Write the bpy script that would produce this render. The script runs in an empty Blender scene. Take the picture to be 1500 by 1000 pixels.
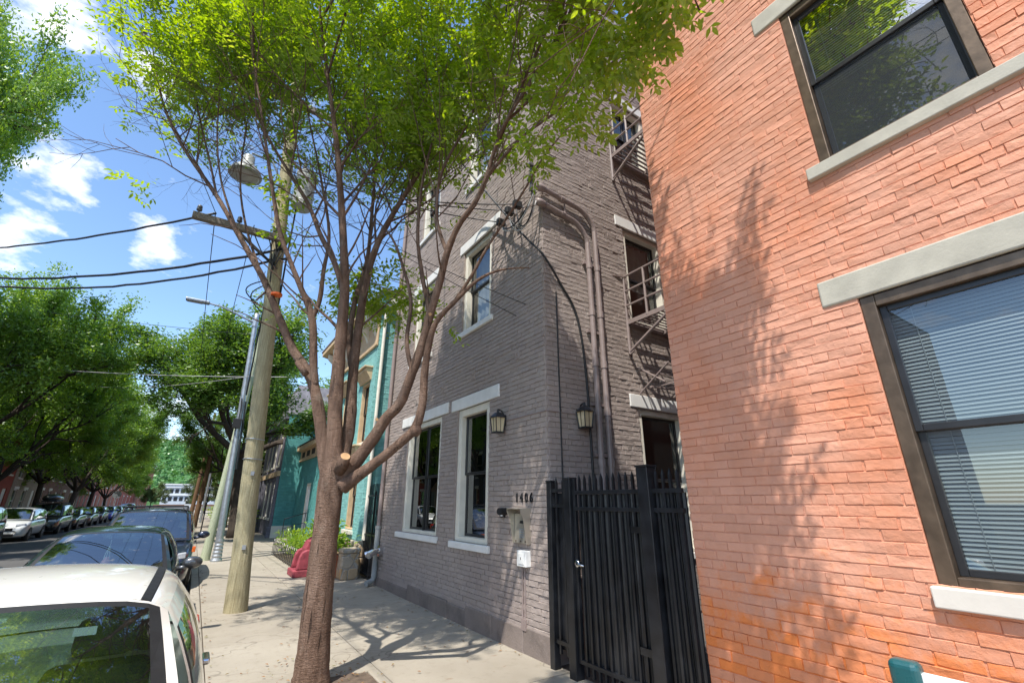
import bpy, bmesh, math, random
from mathutils import Vector, Matrix, noise as mnoise
R = math.radians
scene = bpy.context.scene
COL = scene.collection
# ------------------------------------------------------------------ camera
PITCH, HEAD = 19.6, 33.6          # degrees up, degrees right of the street axis (+Y)
CAMZ = 1.7
cam_d = bpy.data.cameras.new("camera")
cam = bpy.data.objects.new("camera", cam_d); COL.objects.link(cam)
cam_d.sensor_width = 36.0
cam_d.lens = 36.0 * 660.0 / 1500.0
cam_d.clip_start = 0.05; cam_d.clip_end = 5000
cam.location = (0, 0, CAMZ)
cam.rotation_euler = (R(90 + PITCH), 0, R(-HEAD))
scene.camera = cam
# ------------------------------------------------------------------ light
SUN_EL, SUN_DX, SUN_DY = 61.0, 0.82, 0.572   # light travels toward +X +Y
sun_d = bpy.data.lights.new("sun", 'SUN'); sun_d.energy = 4.4; sun_d.angle = R(0.53)
sun_d.color = (1.0, 0.955, 0.88)
sun = bpy.data.objects.new("sun", sun_d); COL.objects.link(sun)
_ld = Vector((SUN_DX * math.cos(R(SUN_EL)), SUN_DY * math.cos(R(SUN_EL)), -math.sin(R(SUN_EL))))
sun.rotation_euler = _ld.to_track_quat('-Z', 'Y').to_euler()
world = bpy.data.worlds.new("World"); scene.world = world
world.use_nodes = True
wn = world.node_tree; wn.nodes.clear()
def _w(t, **k):
    n = wn.nodes.new(t)
    for a, b in k.items(): setattr(n, a, b)
    return n
w_out = _w('ShaderNodeOutputWorld'); w_bg = _w('ShaderNodeBackground')
w_sky = _w('ShaderNodeTexSky', sky_type='NISHITA', sun_disc=False)
w_sky.sun_elevation = R(SUN_EL); w_sky.sun_rotation = math.atan2(-SUN_DX, -SUN_DY)
w_sky.air_density = 1.0; w_sky.dust_density = 0.6; w_sky.ozone_density = 1.6; w_sky.altitude = 200
w_bg.inputs['Strength'].default_value = 0.14
# clouds: noise on the direction projected to a flat cloud layer
w_tc = _w('ShaderNodeTexCoord')
w_nz = _w('ShaderNodeTexNoise'); w_nz.inputs['Scale'].default_value = 11; w_nz.inputs['Detail'].default_value = 9
w_nz.inputs['Roughness'].default_value = 0.6
w_mp = _w('ShaderNodeMapping'); w_mp.inputs['Scale'].default_value = (1.0, 1.0, 1.9); w_mp.inputs['Location'].default_value = (.35, .1, 0.0)
w_rp = _w('ShaderNodeValToRGB'); w_rp.color_ramp.elements[0].position = 0.48; w_rp.color_ramp.elements[1].position = 1.0
w_mx = _w('ShaderNodeMix', data_type='RGBA'); w_mx.inputs['B'].default_value = (7.4, 7.5, 7.7, 1)
L = wn.links.new
L(w_tc.outputs['Generated'], w_mp.inputs[0]); L(w_mp.outputs[0], w_nz.inputs['Vector'])
# a few separate cumulus: soft discs on the sky dome, broken up by noise; the widest is added out of view to brighten window reflections
CLOUDS = [((-0.27, 0.838, 0.474), 0.085), ((-0.311, 0.714, 0.628), 0.11), ((-0.293, 0.885, 0.363), 0.08), ((-0.13, 0.898, 0.42), 0.07), ((-0.17, 0.755, 0.634), 0.06), ((-0.081, 0.99, 0.11), 0.16), ((-0.7, 0.11, 0.7), 0.75), ((-0.2, -0.8, 0.55), 0.35), ((0.5, -0.7, 0.5), 0.3), ((-0.9, -0.3, 0.35), 0.25)]
w_acc = None
for _c, _r in CLOUDS:
    _d = _w('ShaderNodeVectorMath', operation='DISTANCE'); L(w_tc.outputs['Generated'], _d.inputs[0]); _d.inputs[1].default_value = Vector(_c).normalized()
    _m = _w('ShaderNodeMapRange'); L(_d.outputs['Value'], _m.inputs['Value']); _m.inputs['From Min'].default_value = _r; _m.inputs['From Max'].default_value = _r*.2
    if w_acc is None: w_acc = _m.outputs[0]
    else:
        _x = _w('ShaderNodeMath', operation='MAXIMUM'); L(w_acc, _x.inputs[0]); L(_m.outputs[0], _x.inputs[1]); w_acc = _x.outputs[0]
w_a = _w('ShaderNodeMath', operation='MULTIPLY'); L(w_acc, w_a.inputs[0]); w_a.inputs[1].default_value = .62
w_n2 = _w('ShaderNodeMath', operation='MULTIPLY_ADD'); L(w_nz.outputs['Fac'], w_n2.inputs[0]); w_n2.inputs[1].default_value = 2.4; w_n2.inputs[2].default_value = -1.05
w_s2 = _w('ShaderNodeMath', operation='ADD'); L(w_a.outputs[0], w_s2.inputs[0]); L(w_n2.outputs[0], w_s2.inputs[1])
L(w_s2.outputs[0], w_rp.inputs[0]); L(w_rp.outputs['Color'], w_mx.inputs['Factor'])
w_hs = _w('ShaderNodeHueSaturation'); w_hs.inputs['Saturation'].default_value = 1.08; w_hs.inputs['Value'].default_value = 1.36
L(w_sky.outputs[0], w_hs.inputs['Color']); L(w_hs.outputs[0], w_mx.inputs['A']); L(w_mx.outputs['Result'], w_bg.inputs['Color'])
L(w_bg.outputs[0], w_out.inputs[0])
scene.view_settings.view_transform = 'Standard'; scene.view_settings.look = 'None'
scene.view_settings.gamma = 1; scene.view_settings.use_curve_mapping = False
scene.view_settings.exposure = 0.66

# ------------------------------------------------------------------ helpers
_fh = Vector((math.sin(R(HEAD)), math.cos(R(HEAD)), 0)); _rt = Vector((math.cos(R(HEAD)), -math.sin(R(HEAD)), 0))
_fw = math.cos(R(PITCH)) * _fh + Vector((0, 0, math.sin(R(PITCH)))); _up = -math.sin(R(PITCH)) * _fh + Vector((0, 0, math.cos(R(PITCH))))
def ray(u, v): return (u - 750) * _rt - (v - 500) * _up + 660 * _fw
def at_dist(u, v, d):            # a measured photo point at horizontal depth d in front of the camera, in metres
    q = ray(u, v); return Vector((0, 0, CAMZ)) + q * (d / q.dot(_fh))

def tag(o, label=None, cat=None, group=None, kind=None):
    if label: o['label'] = label
    if cat: o['category'] = cat
    if group: o['group'] = group
    if kind: o['kind'] = kind
    return o
def empty(name, loc, label, cat, group=None, rz=0):
    o = bpy.data.objects.new(name, None); COL.objects.link(o)
    o.location = loc; o.rotation_euler = (0, 0, rz); o.empty_display_size = 0.2
    return tag(o, label, cat, group)
KIDS = {}
def copy_tree(o, parent=None):
    c = o.copy(); COL.objects.link(c)
    if parent is not None: c.parent = parent
    KIDS[c.name] = []
    for ch in KIDS.get(o.name, []): KIDS[c.name].append(copy_tree(ch, c))
    return c
class MB:
    def __init__(s): s.v = []; s.f = []; s.m = []; s.mi = 0
    def add(s, vs, fs):
        b = len(s.v); s.v.extend([tuple(p) for p in vs])
        for f in fs: s.f.append([b + i for i in f]); s.m.append(s.mi)
    def box(s, x0, x1, y0, y1, z0, z1):
        s.add([(x0,y0,z0),(x1,y0,z0),(x1,y1,z0),(x0,y1,z0),(x0,y0,z1),(x1,y0,z1),(x1,y1,z1),(x0,y1,z1)],
              [(0,3,2,1),(4,5,6,7),(0,1,5,4),(1,2,6,5),(2,3,7,6),(3,0,4,7)])
    def wbox(s, W, u0, u1, z0, z1, d0, d1):       # box in wall coordinates, d outward
        P = W.p
        s.add([P(u0,z0,d0),P(u1,z0,d0),P(u1,z0,d1),P(u0,z0,d1),P(u0,z1,d0),P(u1,z1,d0),P(u1,z1,d1),P(u0,z1,d1)],
              [(0,3,2,1),(4,5,6,7),(0,1,5,4),(1,2,6,5),(2,3,7,6),(3,0,4,7)])
    def wring(s, W, u0, u1, z0, z1, d0, d1, w, wb=None):   # rectangular frame
        wb = w if wb is None else wb
        s.wbox(W, u0, u0+w, z0, z1, d0, d1); s.wbox(W, u1-w, u1, z0, z1, d0, d1)
        s.wbox(W, u0+w, u1-w, z1-w, z1, d0, d1); s.wbox(W, u0+w, u1-w, z0, z0+wb, d0, d1)
    def quad(s, a, b, c, d): s.add([a, b, c, d], [(0, 1, 2, 3)])
    def tube(s, pts, rad, n=8, cap=True, rough=0.0, rng=None):
        pts = [Vector(p) for p in pts]; N = len(pts)
        if not hasattr(rad, '__len__'): rad = [rad] * N
        t0 = (pts[1] - pts[0]).normalized()
        a = Vector((0, 0, 1)) if abs(t0.z) < 0.9 else Vector((1, 0, 0))
        e = (a - a.dot(t0) * t0).normalized()
        vs = []
        for i in range(N):
            t = (pts[min(i+1, N-1)] - pts[max(i-1, 0)])
            if t.length < 1e-9: t = t0.copy()
            t.normalize(); e = (e - e.dot(t) * t)
            if e.length < 1e-6: e = t.orthogonal()
            e.normalize(); g = t.cross(e)
            for k in range(n):
                an = 2 * math.pi * k / n; rr = rad[i]
                if rough and rng: rr *= 1 + rng.uniform(-rough, rough)
                vs.append(pts[i] + rr * (math.cos(an) * e + math.sin(an) * g))
        fs = [(i*n+k, i*n+(k+1) % n, (i+1)*n+(k+1) % n, (i+1)*n+k) for i in range(N-1) for k in range(n)]
        if cap: fs += [tuple(range(n))[::-1], tuple((N-1)*n+k for k in range(n))]
        s.add(vs, fs)
    def lathe(s, prof, n=16, c=(0,0,0), axis='z'):       # prof: (radius, height)
        vs = []
        for r, h in prof:
            for k in range(n):
                a = 2*math.pi*k/n; x, y = r*math.cos(a), r*math.sin(a)
                p = (x, y, h) if axis == 'z' else ((h, x, y) if axis == 'x' else (x, h, y))
                vs.append((p[0]+c[0], p[1]+c[1], p[2]+c[2]))
        N = len(prof)
        fs = [(i*n+k, i*n+(k+1) % n, (i+1)*n+(k+1) % n, (i+1)*n+k) for i in range(N-1) for k in range(n)]
        fs += [tuple(range(n))[::-1], tuple((N-1)*n+k for k in range(n))]
        s.add(vs, fs)
    def prism(s, pts, off):                               # polygon pts extruded by vector off
        n = len(pts); o = Vector(off); pts = [Vector(p) for p in pts]
        s.add(pts + [p + o for p in pts], [tuple(range(n))[::-1], tuple(range(n, 2*n))] + [(i, (i+1) % n, n+(i+1) % n, n+i) for i in range(n)])
    def build(s, name, mats, parent=None, smooth=False, bevel=0, sub=0, seg=2, weld=0):
        me = bpy.data.meshes.new(name); me.from_pydata(s.v, [], s.f)
        if weld:
            bm = bmesh.new(); bm.from_mesh(me); bmesh.ops.remove_doubles(bm, verts=bm.verts, dist=weld); bmesh.ops.recalc_face_normals(bm, faces=bm.faces); bm.to_mesh(me); bm.free()
        if not isinstance(mats, (list, tuple)): mats = [mats]
        for m in mats: me.materials.append(m)
        if len(mats) > 1: me.polygons.foreach_set('material_index', s.m)
        if smooth: me.polygons.foreach_set('use_smooth', [True]*len(me.polygons))
        me.update()
        o = bpy.data.objects.new(name, me); COL.objects.link(o)
        if parent is not None:
            o.parent = parent; KIDS.setdefault(parent.name, []).append(o)
        if bevel:
            b = o.modifiers.new('bevel', 'BEVEL'); b.width = bevel; b.segments = seg; b.limit_method = 'ANGLE'; b.angle_limit = R(40)
        if sub:
            q = o.modifiers.new('sub', 'SUBSURF'); q.levels = sub; q.render_levels = sub
        return o
class WF:
    """wall frame: u along the wall, z up, d outward from the wall face"""
    def __init__(s, ox, oy, ux, uy, nx, ny): s.o = Vector((ox, oy, 0)); s.u = Vector((ux, uy, 0)); s.n = Vector((nx, ny, 0))
    def p(s, u, z, d=0): return s.o + s.u*u + s.n*d + Vector((0, 0, z))
    def local(s, base):                                   # same wall in the local frame of an Empty at base
        return WF(s.o.x-base[0], s.o.y-base[1], s.u.x, s.u.y, s.n.x, s.n.y)
def wall_sheet(mb, W, u0, u1, z0, z1, ops, depth=0.2):
    us = sorted({u0, u1, *[o[0] for o in ops], *[o[1] for o in ops]}); zs = sorted({z0, z1, *[o[2] for o in ops], *[o[3] for o in ops]})
    us = [u for u in us if u0 <= u <= u1]; zs = [z for z in zs if z0 <= z <= z1]
    for a, b in zip(us, us[1:]):
        for c, d in zip(zs, zs[1:]):
            mu, mz = (a+b)/2, (c+d)/2
            if any(o[0] < mu < o[1] and o[2] < mz < o[3] for o in ops): continue
            mb.quad(W.p(a,c), W.p(b,c), W.p(b,d), W.p(a,d))
    for o in ops:
        a, b, c, d = o[:4]
        mb.quad(W.p(a,c), W.p(a,d), W.p(a,d,-depth), W.p(a,c,-depth)); mb.quad(W.p(b,c), W.p(b,c,-depth), W.p(b,d,-depth), W.p(b,d))
        mb.quad(W.p(a,d), W.p(b,d), W.p(b,d,-depth), W.p(a,d,-depth)); mb.quad(W.p(a,c), W.p(a,c,-depth), W.p(b,c,-depth), W.p(b,c))
def bricks(mb, W, u0, u1, z0, z1, ops, seed, hgt=0.07, ln=0.212, proud=0.008, jit=0.0025, tilt=0.02, joint=0.0065, phase=0.0):
    rng = random.Random(seed); nz = int((z1 - z0) / hgt + 0.001)
    for c in range(nz):
        za = z0 + c*hgt; zb = za + hgt; zm = (za+zb)/2
        free = [(u0, u1)]
        for o in ops:
            if o[2] - 0.012 < zm < o[3] + 0.012:
                nf = []
                for a, b in free:
                    if o[1] <= a or o[0] >= b: nf.append((a, b)); continue
                    if o[0] > a: nf.append((a, o[0]))
                    if o[1] < b: nf.append((o[1], b))
                free = nf
        header = (c % 7 == 3); l = ln/2 if header else ln
        off = (0 if c % 2 else ln/2) + phase + (ln/4 if header else 0)
        wav = rng.uniform(-0.002, 0.002)
        for a, b in free:
            k = math.floor((a - off) / l); e = off + k*l
            while e < b:
                s0 = max(e + rng.uniform(-.006, .006), a); s1 = min(e + l + rng.uniform(-.006, .006), b); e += l
                if s1 - s0 < 0.035: continue
                x0 = s0 + joint*.3; x1 = s1 - joint*.3; y0 = za + joint*.45 + wav; y1 = zb - joint*.45 + wav
                j = lambda m=1.0: rng.uniform(-jit, jit) * m
                th = (1/3, 2/3)
                ring = [(x0, y0)] + [(x0+(x1-x0)*t, y0) for t in th] + [(x1, y0), (x1, (y0+y1)/2), (x1, y1)] + [(x0+(x1-x0)*t, y1) for t in (2/3, 1/3)] + [(x0, y1), (x0, (y0+y1)/2)]
                cu, cz = (x0+x1)/2, zm; dd = proud * rng.uniform(.65, 1.35)
                if rng.random() < 0.02: dd *= .2
                tz = rng.gauss(0, tilt); tu = rng.gauss(0, tilt*.35)
                vs = []
                for (x, z) in ring: vs.append(W.p(x + j(.7), z + j(.7), -0.001))
                for (x, z) in ring:
                    xx = x + (.003 if x < cu - (x1-x0)*.4 else (-.003 if x > cu + (x1-x0)*.4 else 0)) + j(.6); z2 = z + (.0025 if z < cz - .005 else (-.0030 if z > cz + .005 else 0)) + j(.7)
                    vs.append(W.p(xx, z2, dd + (z-cz)*tz + (x-cu)*tu + j(.5)))
                n = len(ring); vs.append(W.p(cu + j(4), cz + j(2), dd + j(.9)))
                fs = [(i, (i+1) % n, n+(i+1) % n, n+i) for i in range(n)] + [(n+i, n+(i+1) % n, 2*n) for i in range(n)]
                mb.add(vs, fs)

# ------------------------------------------------------------------ materials
class NT:
    def __init__(s, name):
        s.mat = bpy.data.materials.new(name); s.mat.use_nodes = True; s.t = s.mat.node_tree; s.t.nodes.clear()
        s.out = s.n('ShaderNodeOutputMaterial')
    def n(s, t, ins=None, **k):
        nd = s.t.nodes.new(t)
        for a, b in k.items(): setattr(nd, a, b)
        for a, b in (ins or {}).items():
            if hasattr(b, 'is_output') or isinstance(b, bpy.types.NodeSocket): s.t.links.new(b, nd.inputs[a])
            else: nd.inputs[a].default_value = b
        return nd
    def coord(s, kind='Object'): return s.n('ShaderNodeTexCoord').outputs[kind]
    def noise(s, vec, scale, detail=4, rough=.55, dist=0): return s.n('ShaderNodeTexNoise', {'Vector': vec, 'Scale': scale, 'Detail': detail, 'Roughness': rough, 'Distortion': dist}).outputs['Fac']
    def ramp(s, fac, stops):
        r = s.n('ShaderNodeValToRGB', {'Fac': fac}); e = r.color_ramp.elements
        while len(e) < len(stops): e.new(.5)
        for x, (p, c) in zip(e, stops): x.position = p; x.color = (*c, 1) if len(c) == 3 else c
        return r.outputs['Color']
    def mix(s, fac, a, b, mode='MIX'):
        m = s.n('ShaderNodeMix', data_type='RGBA', blend_type=mode)
        for k, x in (('Factor', fac), ('A', a), ('B', b)):
            if isinstance(x, bpy.types.NodeSocket): s.t.links.new(x, m.inputs[k])
            else: m.inputs[k].default_value = ((*x, 1) if isinstance(x, tuple) and len(x) == 3 else x)
        return m.outputs['Result']
    def math(s, op, a, b=0.0, clamp=False):
        m = s.n('ShaderNodeMath', operation=op, use_clamp=clamp)
        for i, x in enumerate((a, b)):
            if isinstance(x, bpy.types.NodeSocket): s.t.links.new(x, m.inputs[i])
            else: m.inputs[i].default_value = x
        return m.outputs[0]
    def scale(s, vec, sc): return s.n('ShaderNodeMapping', {'Vector': vec, 'Scale': sc}).outputs[0]
    def bump(s, h, strength, dist=0.01): return s.n('ShaderNodeBump', {'Height': h, 'Strength': strength, 'Distance': dist}).outputs[0]
    def pbr(s, color, rough=.6, normal=None, metal=0, spec=.5, coat=0, **k):
        b = s.n('ShaderNodeBsdfPrincipled')
        def st(nm, x):
            if isinstance(x, bpy.types.NodeSocket): s.t.links.new(x, b.inputs[nm])
            elif isinstance(x, tuple): b.inputs[nm].default_value = (*x, 1) if len(x) == 3 else x
            else: b.inputs[nm].default_value = x
        st('Base Color', color); st('Roughness', rough); st('Metallic', metal); st('Specular IOR Level', spec); st('Coat Weight', coat)
        st('Coat Roughness', .03)
        if normal is not None: st('Normal', normal)
        for a, x in k.items(): st(a, x)
        s.t.links.new(b.outputs[0], s.out.inputs[0]); return s.mat
    def island(s): return s.n('ShaderNodeNewGeometry').outputs['Random Per Island']
M = {}
def plain(name, col, rough=.55, vary=.12, scale=6, bump=.15, bscale=60, metal=0, spec=.5, coat=0):
    t = NT(name); c = t.coord(); f = t.noise(c, scale, 6)
    d = tuple(max(0, x*(1-vary)) for x in col); l = tuple(min(1, x*(1+vary)) for x in col)
    cc = t.ramp(f, [(.3, d), (.7, l)])
    rr = t.math('ADD', t.math('MULTIPLY', t.noise(c, scale*3, 3), .2), rough-.1)
    M[name] = t.pbr(cc, rr, t.bump(t.noise(c, bscale, 4), bump, .004) if bump else None, metal, spec, coat); return M[name]
def brick_paint(name, base, patch, chip, patch_low=None, var=.16, dirt=.35):
    """painted brick: even paint, per-brick tone, irregular patches of older colour, dirt and chips"""
    t = NT(name); c = t.coord()
    n1 = t.noise(c, .9, 5, .6); n2 = t.noise(c, 4.5, 6, .65); n3 = t.noise(c, 38, 5, .6)
    isl = t.island()
    col = t.mix(t.ramp(n1, [(.46, (0,0,0)), (.66, (1,1,1))]), base, patch)
    if patch_low is not None:      # a band of fresher, stronger paint near the foot of the wall with a ragged upper edge
        z = t.n('ShaderNodeSeparateXYZ', {'Vector': c}).outputs['Z']
        e = t.math('ADD', z, t.math('MULTIPLY', t.math('SUBTRACT', n2, .5), 1.9))
        k = t.math('MULTIPLY', t.math('SUBTRACT', 1.25, e), 2.2, True)
        k = t.math('MULTIPLY', k, t.math('ADD', .25, t.math('MULTIPLY', isl, .75)))
        col = t.mix(k, col, patch_low)
    hv = t.n('ShaderNodeHueSaturation', {'Color': col, 'Value': t.math('ADD', 1-var/2, t.math('MULTIPLY', isl, var))}).outputs[0]
    hv = t.mix(t.math('MULTIPLY', t.ramp(n2, [(.50, (0,0,0)), (.8, (1,1,1))]), dirt), hv, tuple(x*.45 for x in base))
    ch = t.ramp(t.noise(c, 13, 8, .7), [(.71, (0,0,0)), (.73, (1,1,1))])
    hv = t.mix(ch, hv, chip)
    st = t.ramp(t.noise(t.scale(c, (7, 7, .35)), 1.0, 5), [(.55, (0,0,0)), (.75, (1,1,1))])
    hv = t.mix(t.math('MULTIPLY', st, .18), hv, tuple(x*.6 for x in base))
    h = t.math('ADD', t.math('MULTIPLY', n3, .7), t.math('MULTIPLY', t.noise(c, 140, 3), .3))
    M[name] = t.pbr(hv, t.math('ADD', .52, t.math('MULTIPLY', n3, .25)), t.bump(t.math('ADD', h, t.math('MULTIPLY', t.noise(c, 17, 4), .9)), .7, .008), spec=.3); return M[name]
def brick_far(name, base, mortar, var=.25, scale=1.0):
    t = NT(name); c = t.coord(); s = t.n('ShaderNodeSeparateXYZ', {'Vector': c})
    v = t.n('ShaderNodeCombineXYZ', {'X': t.math('ADD', s.outputs['X'], s.outputs['Y']), 'Y': s.outputs['Z']}).outputs[0]
    b = t.n('ShaderNodeTexBrick', {'Vector': v, 'Scale': 1.0*scale, 'Mortar Size': .006, 'Mortar Smooth': .3, 'Brick Width': .212, 'Row Height': .07,
        'Color1': (*base, 1), 'Color2': (*[x*(1-var) for x in base], 1), 'Mortar': (*mortar, 1)})
    col = t.mix(t.ramp(t.noise(c, 1.2, 6), [(.4, (0,0,0)), (.75, (.55,.55,.55))]), b.outputs['Color'], tuple(x*.6 for x in base))
    h = t.math('ADD', t.math('MULTIPLY', b.outputs['Fac'], -1.0), t.math('MULTIPLY', t.noise(c, 30, 4), .35))
    M[name] = t.pbr(col, .7, t.bump(h, .8, .01), spec=.3); return M[name]
def glass(name, tint=(.75,.82,.8), ior=1.52, rough=.0, wav=.0):
    t = NT(name); tr = t.n('ShaderNodeBsdfTransparent', {'Color': (*tint, 1)}); gl = t.n('ShaderNodeBsdfGlossy', {'Color': (1,1,1,1), 'Roughness': rough})
    if wav:
        nb = t.bump(t.noise(t.coord(), 2.2, 2), wav, .02); t.t.links.new(nb, gl.inputs['Normal'])
    ge = t.n('ShaderNodeNewGeometry'); dt = t.n('ShaderNodeVectorMath', {0: ge.outputs['Normal'], 1: ge.outputs['Incoming']}, operation='DOT_PRODUCT').outputs['Value']
    f0 = 2.6*((ior-1)/(ior+1))**2
    k = t.math('ADD', f0, t.math('MULTIPLY', t.math('POWER', t.math('SUBTRACT', 1.0, t.math('ABSOLUTE', dt)), 5.0), 1-f0), True)
    m = t.n('ShaderNodeMixShader'); L2 = t.t.links.new
    L2(k, m.inputs[0]); L2(tr.outputs[0], m.inputs[1]); L2(gl.outputs[0], m.inputs[2]); L2(m.outputs[0], t.out.inputs[0])
    M[name] = t.mat; return t.mat
def leafmat(name, c1, c2, c3, trans=.45):
    t = NT(name); f = t.island()
    col = t.ramp(f, [(0, c1), (.55, c2), (1, c3)])
    col = t.mix(t.ramp(t.noise(t.coord(), 1.6, 3), [(.35, (0,0,0)), (.7, (1,1,1))]), col, c2)
    df = t.n('ShaderNodeBsdfDiffuse', {'Color': col})
    tc = t.n('ShaderNodeHueSaturation', {'Color': col, 'Hue': .478, 'Saturation': 1.15, 'Value': 1.95}).outputs[0]
    tl = t.n('ShaderNodeBsdfTranslucent', {'Color': tc})
    gl = t.n('ShaderNodeBsdfGlossy', {'Color': (.9,.95,.9,1), 'Roughness': .38})
    a = t.n('ShaderNodeMixShader', {0: trans, 1: df.outputs[0], 2: tl.outputs[0]})
    b = t.n('ShaderNodeMixShader', {0: .04, 1: a.outputs[0], 2: gl.outputs[0]})
    t.t.links.new(b.outputs[0], t.out.inputs[0]); M[name] = t.mat; return t.mat
def barkmat(name, c1, c2, sc=(9, 9, 2.2)):
    t = NT(name); c = t.coord(); v = t.scale(c, sc)
    f = t.noise(v, 2.4, 8, .65, .6); g = t.noise(c, 40, 5)
    col = t.mix(t.math('MULTIPLY', g, .6), t.ramp(f, [(.3, c1), (.7, c2)]), tuple(x*.55 for x in c1))
    M[name] = t.pbr(col, .85, t.bump(t.math('ADD', f, t.math('MULTIPLY', g, .4)), .7, .02), spec=.2); return t.mat
def carpaint(name, col, flake=0):
    t = NT(name); c = t.coord(); f = t.noise(c, 14, 4)
    cc = t.mix(t.math('MULTIPLY', t.ramp(f, [(.45, (0,0,0)), (.8, (1,1,1))]), .10), col, (.30, .27, .22))
    M[name] = t.pbr(cc, t.math('ADD', .22, t.math('MULTIPLY', f, .16)), None, flake, .5, .9); return t.mat
# orange house, grey house
brick_paint('salmon_paint', (.62,.305,.205), (.61,.235,.125), (.34,.06,.03), patch_low=(.64,.185,.045), var=.15, dirt=.16)
brick_paint('taupe_paint', (.345,.288,.258), (.31,.255,.23), (.15,.12,.11), var=.12, dirt=.28)
brick_paint('footing_paint', (.22,.18,.16), (.17,.14,.12), (.12,.10,.085), var=.25, dirt=.7)
brick_paint('teal_paint', (.23,.48,.455), (.19,.42,.405), (.05,.16,.16), var=.18, dirt=.25)
brick_far('teal_side', (.11,.36,.345), (.08,.26,.25))
brick_far('red_brick_far', (.42,.075,.04), (.30,.12,.08)); brick_far('brown_brick_far', (.24,.12,.08), (.22,.16,.12))
brick_far('tan_brick_far', (.42,.33,.23), (.34,.28,.2)); brick_far('plum_brick', (.20,.19,.225), (.13,.125,.15)); brick_far('orange_brick_far', (.5,.13,.06), (.36,.16,.1))
plain('cream', (.72,.68,.58), .5, .10, 5, .25, 45); plain('white_trim', (.74,.73,.70), .5, .08, 4, .3, 50); plain('stone_grey', (.40,.375,.31), .7, .12, 7, .35, 70)
plain('warm_white', (.60,.56,.50), .55, .07, 5, .2, 50)
plain('bronze', (.125,.088,.060), .38, .3, 9, .15, 60, .55); plain('dark_sash', (.018,.018,.020), .32, .2, 8, 0); plain('black_iron', (.014,.015,.018), .36, .6, 5, .25, 130)
plain('dark_void', (.03,.028,.026), .9, .2, 2, 0); plain('blind', (.29,.315,.325), .5, .05, 3, 0); plain('curtain', (.34,.33,.31), .8, .2, 5, 0)
plain('taupe_metal', (.255,.20,.185), .45, .12, 12, .1, 60); plain('galv', (.40,.43,.46), .38, .16, 7, .12, 50, .6); plain('steel', (.50,.46,.39), .32, .10, 4, .1, 90, .65)
plain('lantern_glass', (.60,.50,.32), .25, .2, 5, 0); plain('black_rubber', (.012,.012,.013), .6, .2, 15, 0); plain('plastic_white', (.75,.75,.73), .4, .05, 4, 0)
plain('magenta_paint', (.27,.045,.06), .7, .35, 9, .6, 45); plain('terracotta', (.36,.12,.06), .7, .2, 8, .2); plain('cedar_trim', (.56,.40,.24), .55, .15, 6, .2)
plain('slate', (.20,.19,.21), .6, .35, 3.5, .5, 30); plain('lead_red', (.5,.02,.015), .25, .1, 4, 0, coat=.5); plain('amber', (.65,.13,.02), .25, .1, 4, 0, coat=.5)
plain('chrome', (.62,.63,.65), .15, .08, 5, 0, metal=1); plain('headlamp', (.55,.57,.6), .12, .2, 9, 0, coat=1); plain('plate_white', (.7,.72,.75), .4, .05, 4, 0)
plain('interior_dark', (.035,.036,.04), .7, .25, 5, 0); plain('seat_grey', (.10,.10,.105), .8, .2, 6, .2); plain('teal_cap', (.012,.085,.095), .28, .15, 6, 0, coat=.4)
plain('soil', (.115,.082,.058), .95, .35, 14, .9, 70); plain('insulator', (.09,.085,.085), .35, .3, 8, 0); plain('cut_wood', (.42,.25,.12), .7, .2, 14, .3)
plain('roof_felt', (.06,.058,.056), .9, .2, 3, .2); plain('pale_siding', (.52,.55,.58), .6, .08, 1, 0); plain('brick_red_roof', (.36,.06,.03), .7, .2, 2, 0)
plain('grey_canister', (.31,.32,.31), .45, .12, 5, .1); plain('pink', (.75,.32,.40), .6, .15, 20, 0); plain('lens_grey', (.34,.33,.31), .3, .15, 9, 0); plain('red_led', (.5,.03,.03), .3, .1, 9, 0)
plain('orange_tape', (.8,.14,.02), .5, .1, 9, 0); plain('black_cable', (.014,.014,.015), .5, .2, 10, 0); plain('pale_cable', (.42,.41,.40), .5, .1, 10, 0)
M['screen'] = None; glass('window_glass', (.70,.76,.77), 1.52, 0, 0); glass('bright_glass', (.7,.76,.78), 2.5, 0, 0); glass('green_glass', (.42,.54,.50), 1.95, 0, 0); glass('car_glass', (.36,.47,.45), 2.0, 0, .0); glass('dark_glass', (.22,.26,.27), 1.5, 0)
leafmat('leaf_bright', (.11,.205,.025), (.19,.30,.036), (.33,.415,.07), .55)
leafmat('leaf_street', (.105,.20,.034), (.165,.285,.046), (.26,.38,.075), .5)
leafmat('leaf_dark', (.07,.15,.03), (.105,.20,.036), (.17,.27,.055), .45)
leafmat('leaf_olive', (.06,.10,.02), (.09,.125,.03), (.14,.16,.05), .3); leafmat('leaf_hill', (.04,.12,.035), (.06,.16,.04), (.09,.2,.05), .2)
leafmat('leaf_lime', (.12,.24,.02), (.2,.33,.03), (.3,.4,.05), .4)
barkmat('bark_dark', (.045,.035,.028), (.10,.078,.06))
barkmat('pole_wood', (.30,.255,.14), (.66,.59,.39), (26, 26, .8)); barkmat('pole_pale', (.36,.40,.26), (.58,.62,.45), (20, 20, 1.2)); barkmat('arm_wood', (.18,.15,.12), (.34,.30,.26), (3, 14, 14)); barkmat('pole_brown', (.16,.09,.05), (.27,.17,.10), (14, 14, 1))
for nm, c, fl in [('paint_white', (.80,.78,.72), 0), ('paint_green', (.012,.028,.028), .35), ('paint_black', (.010,.011,.013), .2), ('paint_navy', (.012,.02,.045), .3), ('paint_silver', (.42,.43,.44), .6), ('paint_blue', (.02,.07,.42), .25), ('paint_pearl', (.66,.68,.68), .1), ('paint_grey', (.07,.072,.078), .5)]: carpaint(nm, c, fl)
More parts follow.
